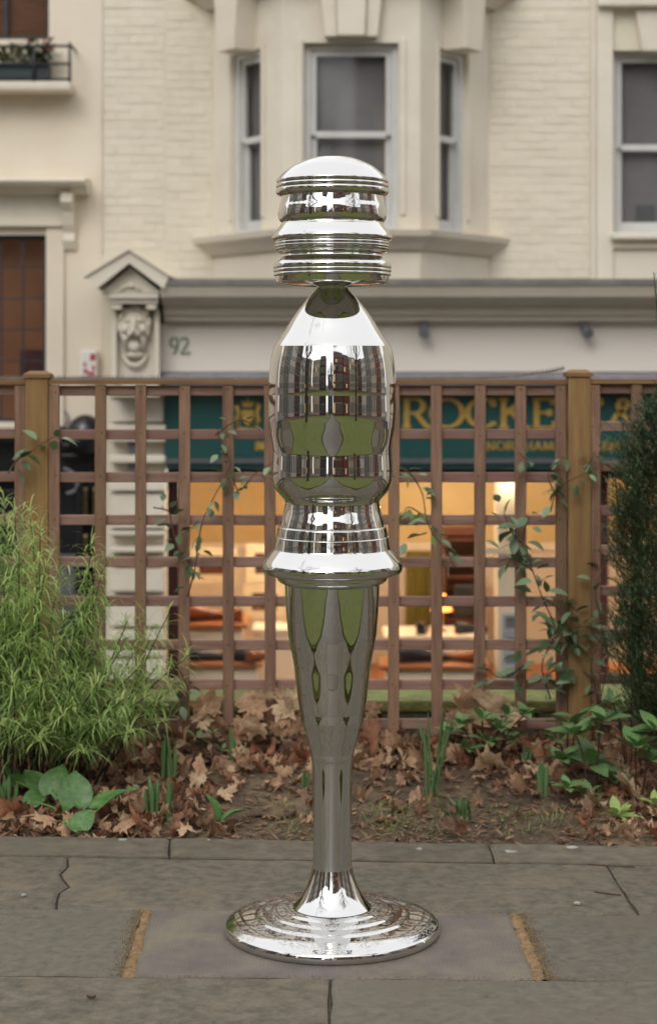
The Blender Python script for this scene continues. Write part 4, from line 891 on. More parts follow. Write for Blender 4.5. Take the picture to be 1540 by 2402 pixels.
for i, (ya, yb) in enumerate(((1440, 1484), (1488, 1524), (1528, 1566), (1570, 1612))):
    picture(1176, 1222+(i % 2)*4, ya, yb, 15.22-.015*i, ('topmost', 'second highest', 'second lowest', 'lowest')[i]+' pale grey framed card stacked against the white display column', M['grey_frame'], M['blind'], .03)
bc = thing('bookcase', at(1080, 1440, 17.6), 'brown shelving unit with orange lit shelves in the shop', 'shelf')
xa, xb, za, zb = X(1040, 17.6), X(1128, 17.6), SF+.02, Z(1236, 17.6)
MB().box(xa, xb, 17.95, 17.98, za, zb).build('back_panel', M['shopwood'], bc)
for x in (xa, xb-.03): MB().box(x, x+.03, 17.6, 17.949, za, zb).build('side_panel', M['darkwood'], bc)
for y in (1236, 1262, 1305, 1350, 1400, 1450): MB().box(xa+.031, xb-.031, 17.6, 17.949, Z(y, 17.6)-.03-(.05 if y == 1236 else 0), Z(y, 17.6)-.002).build('shelf', M['darkwood'], bc)
ct = thing('curtain', at(985, 1440, 17.9), 'olive yellow curtain hanging beside the brown shelving', 'curtain'); mb = MB(); n = 40
for i in range(n+1):
    x = X(950+62*i/n, 17.9); y = 17.9+.035*math.sin(i*1.3); mb.v += [Vector((x, y, SF+.05)), Vector((x, y, Z(1292, 17.9)))]
for i in range(n): mb.face([2*i, 2*i+2, 2*i+3, 2*i+1], True)
mb.build('cloth', M['olive'], ct, fixn=False)
lp = thing('table_lamp', at(1035, 1490, 16.2), 'small table lamp with glowing orange cone shade in the shop', 'lamp'); p = at(1035, 1432, 16.2)
MB().lathe([(.095, p.z), (.03, p.z+.145)], 20, (p.x, p.y)).build('shade', M['shade'], lp); MB().lathe([(.0, z4_), (.05, z4_), (.05, z4_+.012), (.008, z4_+.03), (.008, p.z+.10), (0, p.z+.1)], 12, (p.x, p.y)).build('stem', M['brass'], lp)
chm = thing('chair', at(1100, 1440, 16.9), 'dark high-backed chair beside the orange lamp in the shop', 'chair'); cxp = X(1098, 16.9)
MB().box(cxp-.13, cxp+.13, 16.9, 16.95, Z(1450, 16.9), Z(1372, 16.9)).build('backrest', sb_, chm, bevel=.04); MB().box(cxp-.15, cxp+.15, 16.6, 16.899, Z(1460, 16.9)-.05, Z(1460, 16.9)).build('seat', sb_, chm, bevel=.02)
for sx in (-.13, .11):
    for sy in (16.62, 16.87): MB().box(cxp+sx, cxp+sx+.025, sy, sy+.025, SF+.021, Z(1460, 16.9)-.051).build('leg', M['darkwood'], chm)

# ------------------------------------------------------------------ buildings and trees round the garden, seen only in the polished metal
def back_house(x0, x1, y, h, m, rows, cols, label, lit=0, rz=None, piv=None, roof=None, dark=False):
    cxx = (x0+x1)/2; T = Matrix.Translation((cxx, y, 0)) if rz is None else Matrix.Translation((piv[0], piv[1], 0)) @ Matrix.Rotation(rz, 4, 'Z')
    w_ = x1-x0; t = thing('square_house', T.translation, label, 'building', 'buildings round the garden square')
    MB().box(-w_/2, w_/2, -6, 0, -.1, h, T).build('wall', m, t)
    MB().box(-w_/2-.1, w_/2+.1, -6.1, .25, h+.002, h+.35, T).build('parapet', roof or m, t)
    wm = MB().box(-.5, .5, -.05, .06, -.9, .9); me, _ = wm.mesh('window'); me.materials.append(M['sash']); pm2 = MB().box(-.42, .42, .062, .07, -.82, .82); me2, c2 = pm2.mesh('pane'); me2.materials.append(M['room_glass']); me3 = me2.copy(); me3.materials[0] = M['lit_glass']
    for r_ in range(rows):
        for c_ in range(cols):
            Mw = T @ Matrix.Translation((-w_/2+w_*(c_+.5)/cols, .0, h*(r_+.55)/rows)) @ Matrix.Diagonal((min(1.5, w_/cols*.5), 1, min(1.2, h/rows*.33), 1))
            o = inst('window', me, Mw, t); inst('pane', me3 if rnd.random() < lit else me2, Mw @ Matrix.Translation(c2), o)
M['room_glass'] = mat('dark window glass', (.05, .055, .06), (.03, .03, .035), 3, .1, 0, spec=.6)
M['lit_glass'] = mat('lit window glass', hexc('#d8b878'), hexc('#c8a060'), 3, .2, 0, emit=(hexc('#ffd08a'), .7))
M['bk_brown'] = mat('brown brick', hexc('#6b4c3e'), hexc('#54392e'), 4, .85, .3, 20); M['bk_cream'] = mat('cream stucco', hexc('#b5a894'), hexc('#a79a86'), 2, .8, .1, 20)
M['bk_white'] = mat('white stucco', hexc('#cbc5ba'), hexc('#beb8ac'), 2, .8, .1, 20); M['bk_grey'] = mat('grey stone', hexc('#7c7a76'), hexc('#6b6965'), 3, .8, .2, 20); M['bk_red'] = mat('red brick', hexc('#7a4a3a'), hexc('#643a2d'), 4, .85, .3, 20); M['bk_dark'] = mat('dark brick', hexc('#4c4440'), hexc('#3d3733'), 4, .85, .3, 20)
back_house(.8, 9.5, -22, 15, M['bk_brown'], 5, 5, 'brown brick building with lit windows beyond the lawn, mirrored in the totem', .2)
back_house(9.7, 15, -21, 14, M['bk_red'], 5, 3, 'narrow red brick building beside the brown one, mirrored in the totem', .1)
back_house(15.2, 23, -20, 13, M['bk_cream'], 4, 5, 'cream stucco terrace beyond the right lawn, mirrored in the totem', .1)
back_house(-6.5, .6, -42, 8, M['bk_grey'], 3, 5, 'low grey stone building at the end of the path, mirrored in the totem', .05)
back_house(-2.2, -.6, -38, 14, M['bk_grey'], 5, 1, 'slim grey stone tower at the end of the path, mirrored in the totem', 0)
back_house(-12, -6.8, -24, 14.5, M['bk_dark'], 5, 4, 'dark brick building beyond the left lawn, mirrored in the totem', .1)
back_house(-20.5, -12.2, -23, 12, M['bk_cream'], 4, 6, 'white stucco building beyond the dark brick one, mirrored in the totem', .05)
for sx, px_ in ((-1, -21), (1, 23.5)):
    for k in range(7):
        ms_ = ('bk_cream', 'bk_grey', 'bk_white', 'bk_brown', 'bk_white', 'bk_dark', 'bk_cream') if sx < 0 else ('bk_white', 'bk_red', 'bk_cream', 'bk_grey', 'bk_white', 'bk_brown', 'bk_cream')
        nm_ = {'bk_cream': 'cream stucco', 'bk_grey': 'grey stone', 'bk_white': 'white stucco', 'bk_brown': 'brown brick', 'bk_dark': 'dark brick', 'bk_red': 'red brick'}[ms_[k]]
        back_house(-2.5, 2.5, 0, 10+((k*5) % 4), M[ms_[k]], 4, 3, nm_+' house, number %s along the %s side terrace, mirrored in the totem' % (('one', 'two', 'three', 'four', 'five', 'six', 'seven')[k], 'left lawn' if sx < 0 else 'right lawn'), .04, -sx*math.pi/2 if False else (-math.pi/2 if sx < 0 else math.pi/2), (px_, 11-5.15*k))
M['bark'] = mat('grey bark', hexc('#4c443c'), hexc('#38322c'), 10, .9, .5, 30, stretch=(3, 3, .6))
def bare_tree(x, y, h, seed, label):
    r_ = random.Random(seed); t = thing('bare_tree', (x, y, 0), label, 'tree', 'bare winter trees on the lawns'); tr = MB(); br_ = MB()
    top = Vector((x+r_.uniform(-.3, .3), y, h*.38)); tr.tube(catmull([Vector((x, y, -.05)), Vector((x+.05, y, h*.18)), top], 4), [.24-.01*i for i in range(9)], 9); tr.build('trunk', M['bark'], t)
    def grow(p, d, ln, rad, lv):
        q = p+d*ln*.5+Vector((r_.gauss(0, .06), r_.gauss(0, .06), 0))*ln; e = q+(d+Vector((r_.gauss(0, .15), r_.gauss(0, .15), .1))).normalized()*ln*.5
        br_.tube([p, q, e], [rad, rad*.8, rad*.6], 5, False)
        if lv <= 0: return
        for k in range(3 if lv > 1 else 3):
            nd = (d*.8+Vector((r_.gauss(0, .55), r_.gauss(0, .55), r_.uniform(-.1, .5)))).normalized(); grow(e if k < 2 else q, nd, ln*r_.uniform(.6, .8), rad*.58, lv-1)
    for k in range(4): grow(top, Vector((r_.gauss(0, .5), r_.gauss(0, .5), 1)).normalized(), h*.24, .12, 4)
    o = br_.build('crown', M['bark'], t, fixn=False)
bare_tree(-4.6, .6, 10, 1, 'bare tree on the left lawn, mirrored in the totem'); bare_tree(5.8, -1.5, 10, 2, 'bare tree on the right lawn, mirrored in the totem')
bare_tree(-2.4, -21, 9, 3, 'bare tree by the end of the path, on its left, mirrored in the totem'); bare_tree(2.2, -22, 10, 4, 'bare tree by the end of the path, on its right, mirrored in the totem')
bare_tree(-12.5, -4, 10, 5, 'bare tree beside the long cream side terrace, mirrored in the totem')

# ------------------------------------------------------------------ planting
def leafmesh(name, outline_fn, m, L_=1.0, seg=5, cup=.15, droop=.25, fold=.2):
    mb = MB()
    for i in range(seg+1):
        t = i/seg; w_ = outline_fn(t); z = -droop*t*t; 
        mb.v += [Vector((-w_, t, z+fold*w_)), Vector((0, t, z)), Vector((w_, t, z+fold*w_))]
    for i in range(seg):
        a = 3*i; mb.face([a, a+1, a+4, a+3], True); mb.face([a+1, a+2, a+5, a+4], True)
    me, _ = mb.mesh(name, False); me.materials.append(m); return me
def orient(p, d, roll, s):
    d = Vector(d).normalized(); q = d.to_track_quat('Y', 'Z'); return Matrix.Translation(p) @ q.to_matrix().to_4x4() @ Matrix.Rotation(roll, 4, 'Y') @ Matrix.Diagonal((s, s, s, 1))
ov = lambda k, p=.45: (lambda t: k*math.sin(math.pi*min(1, max(0, t))**(.85 if p < .5 else 1.1))+.004)
G1 = mat('climber leaf', hexc('#647a58'), hexc('#4e6444'), 14, .30, .2, 60, var=.22, transl=.15, spec=.5)
G2 = mat('climber leaf pale', hexc('#8c9f7c'), hexc('#728862'), 14, .32, .2, 60, var=.2, transl=.2, spec=.5)
G3 = mat('young fine leaf', hexc('#7c9a4c'), hexc('#60803c'), 14, .45, .2, 60, var=.2, transl=.25)
GS = mat('daffodil leaf', hexc('#6a8a56'), hexc('#507046'), 9, .45, .2, 60, stretch=(10, 10, .8), var=.15, transl=.15, spec=.4)
GR = mat('rosette leaf', hexc('#76965c'), hexc('#5c7e4a'), 14, .34, .2, 60, var=.18, transl=.15, spec=.45)
GY = mat('bright rosette leaf', hexc('#a2b868'), hexc('#8aa456'), 14, .42, .2, 60, var=.12, transl=.2, spec=.45)
GB = mat('broad leaf', hexc('#5e8248'), hexc('#486a38'), 8, .40, .35, 22, var=.12, transl=.12, spec=.5, c3=hexc('#6f9458'), c3s=5)
clm = [leafmesh('leaf', ov(.29), g_, droop=dr, fold=fo) for g_ in (G1, G2) for dr, fo in ((.15, .3), (.4, .15))]
cly = [leafmesh('leaf', ov(.16), G3, droop=.4, fold=.2)]
STEM = mat('climber stem', hexc('#5d4a3a'), hexc('#47392d'), 20, .8, .2, 60)
def climber(label, vines, ms, size=(.035, .06), step=.035, d0=6.83, spread=.03):
    p0 = at(*vines[0][0], d0); t = thing('climbing_plant', (p0.x, d0, p0.z), label, 'climber', 'climbing plants on the trellis')
    for vine in vines:
        pts = catmull([at(x, y, d0+rnd.uniform(-.02, .03)) for x, y in vine], 6); MB().tube(pts, [.0032-.0016*i/len(pts) for i in range(len(pts))], 5).build('stem', STEM, t)
        acc = 0; 
        for i in range(1, len(pts)):
            acc += (pts[i]-pts[i-1]).length
            while acc > step:
                acc -= step
                for k in range(rnd.choice((1, 2, 2))):
                    d = Vector((rnd.gauss(0, 1), rnd.gauss(-.15, .5), rnd.gauss(-.1, .7))); pp = pts[i]+d.normalized()*rnd.uniform(.004, spread)
                    inst('leaf', rnd.choice(ms), orient(pp, d, rnd.uniform(-.7, .7), rnd.uniform(*size)), t)
climber('thin climber with small leaves over the crest and down beside the maroon pillar', [[(440, 1400), (458, 1330), (465, 1270), (478, 1215), (505, 1160), (540, 1090), (520, 1050), (510, 1005)], [(505, 1020), (560, 985), (600, 1000)], [(540, 1100), (560, 1150), (600, 1110), (640, 1085)]], clm[:3]+clm[2:4], (.026, .046), .034)
climber('sparse climber hanging near the rusticated pilaster', [[(360, 1190), (395, 1200), (405, 1240), (420, 1290), (450, 1330)], [(420, 1570), (440, 1620), (410, 1660)]], clm, (.032, .055), .026)
climber('thin climber with dangling young leaves just right of the totem', [[(935, 1095), (965, 1115), (990, 1160), (1000, 1220), (1020, 1260), (1045, 1290), (1065, 1330)], [(1000, 1215), (960, 1190), (945, 1205)], [(1000, 1250), (955, 1262)]], cly+clm[2:], (.032, .058), .026)
climber('dense leafy climber massed on the trellis and the post beside it', [[(1290, 1640), (1270, 1560), (1300, 1480), (1270, 1400), (1245, 1330), (1225, 1270), (1240, 1210)], [(1290, 1500), (1360, 1470), (1420, 1480)], [(1250, 1340), (1200, 1310), (1165, 1320)], [(1230, 1560), (1180, 1590), (1140, 1570)], [(1270, 1400), (1310, 1430), (1330, 1470), (1350, 1540)], [(1260, 1600), (1300, 1570), (1330, 1540)], [(1245, 1290), (1200, 1250), (1180, 1200)]], clm, (.038, .072), .022, spread=.055)
climber('climber twig crossing the post top above the dense leafy climber', [[(1290, 1200), (1305, 1150), (1350, 1120), (1400, 1100)], [(1300, 1160), (1285, 1110), (1320, 1070)], [(1215, 1060), (1235, 1080), (1250, 1100)], [(1370, 1100), (1395, 1060), (1380, 1085)]], clm[1:], (.034, .058), .026)
climber('bare woody climber stems and few leaves on the panel beside the conifer', [[(1405, 1760), (1400, 1640), (1385, 1560), (1410, 1480), (1395, 1390), (1420, 1320), (1450, 1300)], [(1395, 1700), (1415, 1600), (1430, 1520)]], clm, (.03, .06), .05)
climber('short sprig of oval leaves across the post in the feathery shrub', [[(20, 1110), (40, 1080), (70, 1060), (100, 1040), (130, 1025), (148, 1040)]], clm, (.045, .065), .034, d0=6.80)

# feathery shrub on the left
FSH = mat('feathery leaf', hexc('#a6c074'), hexc('#88a65c'), 3, .5, .1, 40, var=0, transl=.42, spec=.4, worldtex=True)
FST = mat('feathery leaf tip', hexc('#ccda90'), hexc('#b0c470'), 5, .5, .1, 40, var=0, transl=.42, spec=.4, worldtex=True)
FSD = mat('feathery leaf old', hexc('#86a468'), hexc('#6a8852'), 3, .55, .1, 40, var=0, transl=.4, spec=.35, worldtex=True)
FSS = mat('shrub stem', hexc('#4c3a2e'), hexc('#33271f'), 20, .85, .2, 60)
fs = thing('feathery_shrub', at(120, 1800, 6.5), 'big feathery light green shrub with narrow drooping leaves at the post foot', 'shrub')
r_ = random.Random(21)
tips = [(10, 1160, 6.45), (35, 1195, 6.4), (70, 1195, 6.5), (95, 1240, 6.35), (-30, 1180, 6.5), (-70, 1220, 6.5), (45, 1290, 6.2), (110, 1325, 6.3), (85, 1395, 6.2), (10, 1370, 6.15), (215, 1275, 6.45), (242, 1335, 6.4), (190, 1425, 6.35), (150, 1455, 6.3),
        (130, 1500, 6.2), (60, 1490, 6.1), (300, 1455, 6.5), (285, 1520, 6.35), (240, 1500, 6.4), (395, 1440, 6.55), (445, 1535, 6.5), (370, 1560, 6.5), (350, 1630, 6.35), (330, 1560, 6.4), (400, 1690, 6.4), (410, 1610, 6.5), (290, 1640, 6.2), (230, 1600, 6.2),
        (180, 1580, 6.15), (100, 1600, 6.1), (30, 1600, 6.05), (150, 1680, 6.05), (240, 1690, 6.1), (310, 1720, 6.15), (60, 1690, 6.05), (-20, 1520, 6.1), (-40, 1400, 6.2), (-60, 1300, 6.3), (-90, 1450, 6.3), (200, 1770, 6.05), (90, 1740, 6.0), (0, 1700, 6.0), (20, 1440, 6.3), (130, 1400, 6.4), (265, 1575, 6.5), (330, 1500, 6.6), (340, 1680, 6.5), (175, 1520, 6.5), (60, 1340, 6.5), (215, 1380, 6.5), (80, 1470, 6.4), (-10, 1250, 6.4)]
A_, B_, C_ = MB(), MB(), MB()
for (tx, ty, d) in tips:
    tip = at(tx, ty, d); bx = 60+(tx-60)*.45+r_.uniform(-30, 30); bs = Vector(((bx-VX)/FPX*6.45, 6.45+r_.uniform(-.12, .12), .03))
    mid = bs.lerp(tip, .5)+Vector((r_.uniform(-.02, .02), r_.uniform(-.02, .02), .06)); pts = catmull([bs, mid, tip], 10)
    MB().tube(pts, [.0045-.003*i/len(pts) for i in range(len(pts))], 5).build('stem', FSS, fs)
    ln = (tip-bs).length; n = int(ln/.0058)
    def leaf(p, t, k=1.0):
        az = r_.uniform(0, 6.283); el = r_.uniform(.1, .9) if t < .94 else r_.uniform(.6, 1.4)
        d_ = Vector((math.cos(az)*math.cos(el), math.sin(az)*math.cos(el), math.sin(el)))
        mbx = A_ if t > .86 else (B_ if t > .4 else C_)
        if r_.random() < .25: mbx = B_
        mbx.blade(p, d_, r_.uniform(.075, .135)*k*(.75 if t > .95 else 1), r_.uniform(.0030, .0048), r_.uniform(1.2, 2.6), 5)
    for i in range(n):
        t = .22+.78*i/n; f = t*(len(pts)-1); q = int(f); p = pts[min(q, len(pts)-1)].lerp(pts[min(q+1, len(pts)-1)], f-q); leaf(p, t)
        if i % 17 == 5 and .35 < t < .9:                 # side shoots
            az = r_.uniform(0, 6.283); e = p+Vector((math.cos(az)*.09, math.sin(az)*.07, r_.uniform(.03, .10)))
            for j in range(14): leaf(p.lerp(e, (j+1)/14), .55+.45*j/14, .85)
for mbx, m_, nm in ((A_, FST, 'young_foliage'), (B_, FSH, 'foliage'), (C_, FSD, 'old_foliage')):
    o = mbx.build(nm, m_, fs, fixn=False); o['kind'] = 'stuff'

# dark conifer on the right
YW = mat('yew needle', hexc('#485a38'), hexc('#303f24'), 5, .5, .1, 40, var=0, transl=.1, spec=.4, worldtex=True); YW2 = mat('yew young needle', hexc('#66784a'), hexc('#50623a'), 5, .5, .1, 40, var=0, transl=.15, spec=.4, worldtex=True)
yt = thing('conifer', at(1590, 1690, 6.45), 'dark green columnar conifer in front of the trellis', 'tree')
r_ = random.Random(5); cxx = X(1600, 6.45); MB().tube([(cxx, 6.45, -.05), (cxx+.01, 6.45, .8), (cxx, 6.45, 1.6)], [.03, .02, .008], 8).build('trunk', FSS, yt)
def yew_r(z):      # crown radius by height
    tab = [(.14, .10), (.3, .19), (.5, .235), (.75, .25), (.95, .25), (1.1, .235), (1.2, .215), (1.28, .165), (1.36, .10), (1.43, .035), (1.8, .02)]
    for i in range(len(tab)-1):
        if tab[i][0] <= z <= tab[i+1][0]: k = (z-tab[i][0])/(tab[i+1][0]-tab[i][0]); return tab[i][1]*(1-k)+tab[i+1][1]*k
    return .02
Y1, Y2, YS = MB(), MB(), MB()
for i in range(9000):
    z = r_.uniform(.14, 1.74)
    if r_.random() > yew_r(z)/.25+.03: continue
    az = r_.uniform(0, 6.283); rr_ = yew_r(z)*math.sqrt(r_.uniform(.2, 1))*(1+.35*noise.noise(Vector((math.cos(az)*2, math.sin(az)*2, z*5)))); p = Vector((cxx+math.cos(az)*rr_, 6.45+math.sin(az)*rr_, z))
    d = Vector((math.cos(az)*.8+r_.gauss(0, .4), math.sin(az)*.8+r_.gauss(0, .4), .8)).normalized(); ln = r_.uniform(.035, .08); q = p
    YS.tube([p-d*.03, p+d*ln], [.0014, .0006], 3, False); n = int(ln/.0050)
    for j in range(n):
        t = j/n; q = p+d*ln*t; a2 = r_.uniform(0, 6.283); nd = (d*.9+Vector((math.cos(a2), math.sin(a2), r_.uniform(-.3, .3)))*.9).normalized()
        (Y2 if t > .8 and r_.random() < .6 else Y1).blade(q, nd, r_.uniform(.018, .030)*(1-.4*t), .0062, .2, 1)
for (tx, ty, ty2) in ((1532, 640, 800), (1545, 700, 980), (1484, 1010, 1120), (1500, 985, 1100), (1455, 1040, 1150), (1520, 960, 1100), (1440, 1110, 1230)):   # leading shoots
    a, b2 = at(tx+14, ty2, 6.4), at(tx, ty, 6.4); YS.tube([a, b2], [.004, .0015], 4, False); ln = (b2-a).length
    for j in range(int(ln/.0028)):
        t = j*.0028/ln; q = a.lerp(b2, t); a2 = r_.uniform(0, 6.283); (Y1 if r_.random() < .7 else Y2).blade(q, (math.cos(a2), math.sin(a2), r_.uniform(.2, .9)), r_.uniform(.018, .034)*(1-.45*t), .005, .2, 1)
for mbx, m_, nm in ((Y1, YW, 'crown'), (Y2, YW2, 'young_shoots'), (YS, YW, 'twigs')): o = mbx.build(nm, m_, yt, fixn=False); o['kind'] = 'stuff'

# daffodil shoots
def shoots(px, py, ptop, n, label, spread=.025, wide=.011, lean=.18, d=None):
    p = gnd(px, py, .01) if d is None else at(px, py, d); p.z = bedz(p.x, p.y)-.01; t = thing('daffodil_shoots', p, label, 'plant', 'daffodil shoots in the bed'); h = (py-ptop)/FPX*p.y
    for i in range(n):
        mb = MB(); b0 = p+Vector((rnd.uniform(-spread, spread), rnd.uniform(-spread, spread)*.6, 0)); hh = h*rnd.uniform(.7, 1.02); dv = Vector((rnd.gauss(0, lean), rnd.gauss(0, lean*.6), 1)).normalized()
        side = Vector((math.cos(rnd.uniform(-.8, .8)), math.sin(rnd.uniform(-.8, .8)), 0)); nrm = Vector((-side.y, side.x, 0)); seg = 5
        for k in range(seg+1):
            t_ = k/seg; c = b0+dv*hh*t_+Vector((dv.x, dv.y, 0))*hh*.25*t_*t_; w_ = wide*.5*(.8+.3*t_ if t_ < .85 else .55 if t_ < .99 else .15)
            mb.v += [c-side*w_+nrm*.002, c, c+side*w_+nrm*.002]; mb.v += [c-side*w_+nrm*.0045, c+nrm*.0025, c+side*w_+nrm*.0045]
        for k in range(seg):
            a = 6*k; b_ = a+6
            for (u_, v_) in ((0, 1), (1, 2), (2, 5), (5, 4), (4, 3), (3, 0)): mb.face([a+u_, a+v_, b_+v_, b_+u_], True)
        mb.build('blade', GS, t)
shoots(400, 1850, 1718, 9, 'tall clump of daffodil shoots nearest the feathery shrub edge', .028, .013, .06)
shoots(372, 1918, 1800, 8, 'shorter clump of daffodil shoots beside the broad leaves', .032, .014, .08)
shoots(540, 1812, 1708, 4, 'small pale clump of daffodil shoots under the maple leaves caught on the trellis', .012, .011, .06)
shoots(712, 1862, 1788, 4, 'stubby daffodil shoots close beside the totem leg', .014, .010, .08)
shoots(1016, 1872, 1648, 6, 'tallest slender daffodil shoots, in front of the leafy low shrub', .022, .011, .12)
shoots(1086, 1912, 1832, 8, 'spreading clump of daffodil shoots by the leaning pale leaf', .028, .013, .32)
shoots(1276, 1872, 1775, 6, 'upright clump of daffodil shoots beside the big rosette shrub', .020, .014, .05)
shoots(1236, 1822, 1752, 5, 'short clump of daffodil shoots behind the upright clump', .022, .012, .08)
shoots(1272, 1760, 1632, 3, 'three thin daffodil blades before the climber post', .016, .009, .05)
shoots(18, 1900, 1800, 7, 'dark clump of daffodil shoots under the feathery shrub', .03, .014, .12)
shoots(1462, 1720, 1585, 6, 'daffodil blades rising at the conifer foot', .03, .010, .1)

# rosette shrubs
ros = [leafmesh('leaf', ov(.23), GR, droop=.22, fold=.18), leafmesh('leaf', ov(.26), GR, droop=.4, fold=.12)]; rosy = [leafmesh('leaf', ov(.2), GY, droop=.25, fold=.18)]
def rosette(px, py, d, n, size, label, heads, ms=ros):
    p = at(px, py, d); g0 = Vector((p.x, d, bedz(p.x, d))); t = thing('rosette_shrub', g0, label, 'shrub', 'leafy rosette plants in the bed')
    for (dx, dy, k) in heads:
        c = at(px+dx, py+dy, d+rnd.uniform(-.05, .05)); MB().tube(catmull([g0+Vector((dx*.0004, 0, -.01)), g0.lerp(c, .6)+Vector((0, 0, .01)), c], 4), .003, 5).build('stem', FSS, t)
        for i in range(n):
            az = i*2.4+rnd.uniform(-.3, .3); el = .15+.9*(i/n)+rnd.uniform(-.15, .15); dv = Vector((math.cos(az)*math.cos(el), math.sin(az)*math.cos(el), math.sin(el)))
            inst('leaf', rnd.choice(ms), orient(c+dv*.006, dv, rnd.uniform(-.4, .4), size*k*rnd.uniform(.75, 1.15)), t)
rosette(1390, 1795, 6.35, 9, .105, 'big green rosette shrub with oval leaves at the bed edge near the conifer', [(0, 0, 1.1), (-40, -70, 1), (20, -100, .9), (-75, -10, .7), (50, 40, .8)])
rosette(1330, 1850, 6.2, 8, .07, 'low green rosette between the upright daffodil clump and the big rosette shrub', [(0, 0, 1), (45, 15, .9)])
rosette(1490, 1755, 6.25, 8, .10, 'green rosette shrub right beside the conifer foot', [(0, 0, 1), (35, 30, 1), (45, -40, .9)])
rosette(1445, 1915, 6.0, 9, .075, 'small bright yellow green rosette near the paving edge', [(0, 0, 1)], rosy)
rosette(1535, 1890, 6.05, 8, .06, 'bright rosette at the paving edge behind the curled pale leaf', [(0, 0, 1)], rosy)
rosette(1130, 1690, 6.65, 8, .075, 'low leafy shrub in front of the propped fan of dry leaves', [(0, 0, 1), (-50, 10, .9), (-75, 30, .8), (40, 20, .9), (70, 50, .8), (10, 50, .9), (-30, 70, .8), (60, -10, .8), (100, -15, .9)])
rosette(1330, 1700, 6.6, 6, .10, 'upright leafed rosette at the foot of the climber post', [(0, 0, 1), (25, -10, 1), (-20, 40, .8)])
rosette(1480, 1660, 6.6, 7, .06, 'drooping leafed plant behind the conifer foot', [(0, 0, 1), (-30, 20, .9), (20, 30, .9), (-45, -15, .8)])
rosette(500, 1720, 6.75, 5, .045, 'little leafy sprig at the trellis foot near the feathery shrub', [(0, 0, 1), (-40, 10, .9), (20, 40, .8)])

# broad-leaved plant and the odd broad leaf
def broadmesh(m, wav=.06, seed=1):
    r2 = random.Random(seed); mb = MB(); nu, nv = 8, 7
    for i in range(nv+1):
        t = i/nv; w_ = .46*math.sin(math.pi*min(1, .12+.88*t)**.9)**.8 if t < 1 else .03
        if i == 0: w_ = .2
        for j in range(nu+1):
            u_ = j/nu*2-1; vein = .018*math.cos(u_*math.pi*3+t*5); mb.v.append(Vector((u_*w_, t-.13*abs(u_)*(1-t)*1.2, .16*abs(u_)*w_-.22*t*t+wav*math.sin(5*t+u_*3+seed)*abs(u_)+vein)))
    for i in range(nv):
        for j in range(nu): a = i*(nu+1)+j; mb.face([a, a+1, a+nu+2, a+nu+1], True)
    me, _ = mb.mesh('broad_leaf', False); me.materials.append(m); return me
bl = [broadmesh(GB, .05, s) for s in (1, 2, 3)]
bp_ = thing('broad_leaved_plant', gnd(215, 1935), 'low plant with big glossy heart shaped leaves at the paving edge', 'plant')
g0 = gnd(215, 1930)
for (px, py, d, s, dv, roll) in ((176, 1890, 6.02, .125, (-.05, .5, .9), .1), (228, 1895, 5.98, .15, (.75, .5, .55), -.15), (186, 1958, 5.88, .085, (.25, .45, .5), .25), (190, 1968, 5.86, .075, (-.5, .3, .35), -.2), (120, 1862, 6.12, .11, (.25, .4, .8), .4), (95, 1850, 6.2, .10, (-.5, .5, .6), 0), (70, 1885, 6.1, .09, (.4, .5, .4), .2), (40, 1840, 6.3, .10, (-.3, .5, .6), .4)):
    p = at(px, py, d); p.z = max(p.z, .015); inst('leaf', rnd.choice(bl), orient(p, dv, roll, s), bp_)
    MB().tube(catmull([Vector((g0.x*.5+p.x*.5, 6.05, .0)), p.lerp(g0, .4)+Vector((0, 0, .01)), p+Vector(dv).normalized()*s*.12], 4), .004, 6).build('leaf_stalk', G3, bp_)
fl = thing('fallen_leaf', gnd(520, 1940), 'single folded green leaf lying at the paving edge left of the totem', 'leaf')
for (dv, roll, dx) in (((-.2, .2, .9), .5, -8), ((.8, .25, .45), -.2, 4)): p = gnd(518+dx, 1935); p.z = .02; inst('leaf_half', bl[1], orient(p, dv, roll, .085), fl)

# dry plane leaves
def planeleaf(seed, m):
    r2 = random.Random(seed); tips_ = [(-150, .55), (-95, .85), (-38, .95), (0, 1.08), (38, .95), (95, .85), (150, .55)]
    out_ = []
    for i, (a, l) in enumerate(tips_):
        l *= r2.uniform(.85, 1.1); out_.append((a-9, l*.72)); out_.append((a-3, l*.9)); out_.append((a, l)); out_.append((a+6, l*.82)); out_.append((a+11, l*.66))
        if i < 6: a2 = (a+tips_[i+1][0])/2; out_.append((a2, .60*r2.uniform(.9, 1.2)))
    k1, k2, k3, ph = r2.uniform(.2, 2.6)*r2.choice((-1, 1, 1)), r2.uniform(-1.2, 2.0), r2.uniform(.06, .15), r2.uniform(0, 6)
    def zz_(x, y): return .55*k1*x*x+.35*k2*y*y*(1 if y > 0 else .3)+k3*math.sin(6*x+ph)*math.cos(5*y+ph*2)+.05*math.sin(13*x+ph*3)*math.sin(11*y+ph)+.06*abs(x)*math.sin(9*y+ph)
    mb = MB(); mb.v.append(Vector((0, 0, zz_(0, 0))))
    for f in (.36, .7, 1.0):
        for (a, l) in out_: x, y = math.sin(R(a))*l*.5*f, math.cos(R(a))*l*.5*f; mb.v.append(Vector((x, y, zz_(x, y))))
    n = len(out_)
    for i in range(n-1):
        mb.face([0, 1+i+1, 1+i], True); mb.face([1+i, 2+i, 1+n+i+1, 1+n+i], True); mb.face([1+n+i, 2+n+i, 1+2*n+i+1, 1+2*n+i], True)
    mb.face([0, 1, n], True)
    me, _ = mb.mesh('dry_leaf', False); me.materials.append(m); return me
dm = [planeleaf(i*7+k, M[key]) for k, key in enumerate(('dry1', 'dry2', 'dry3', 'dry4')) for i in range(4)]
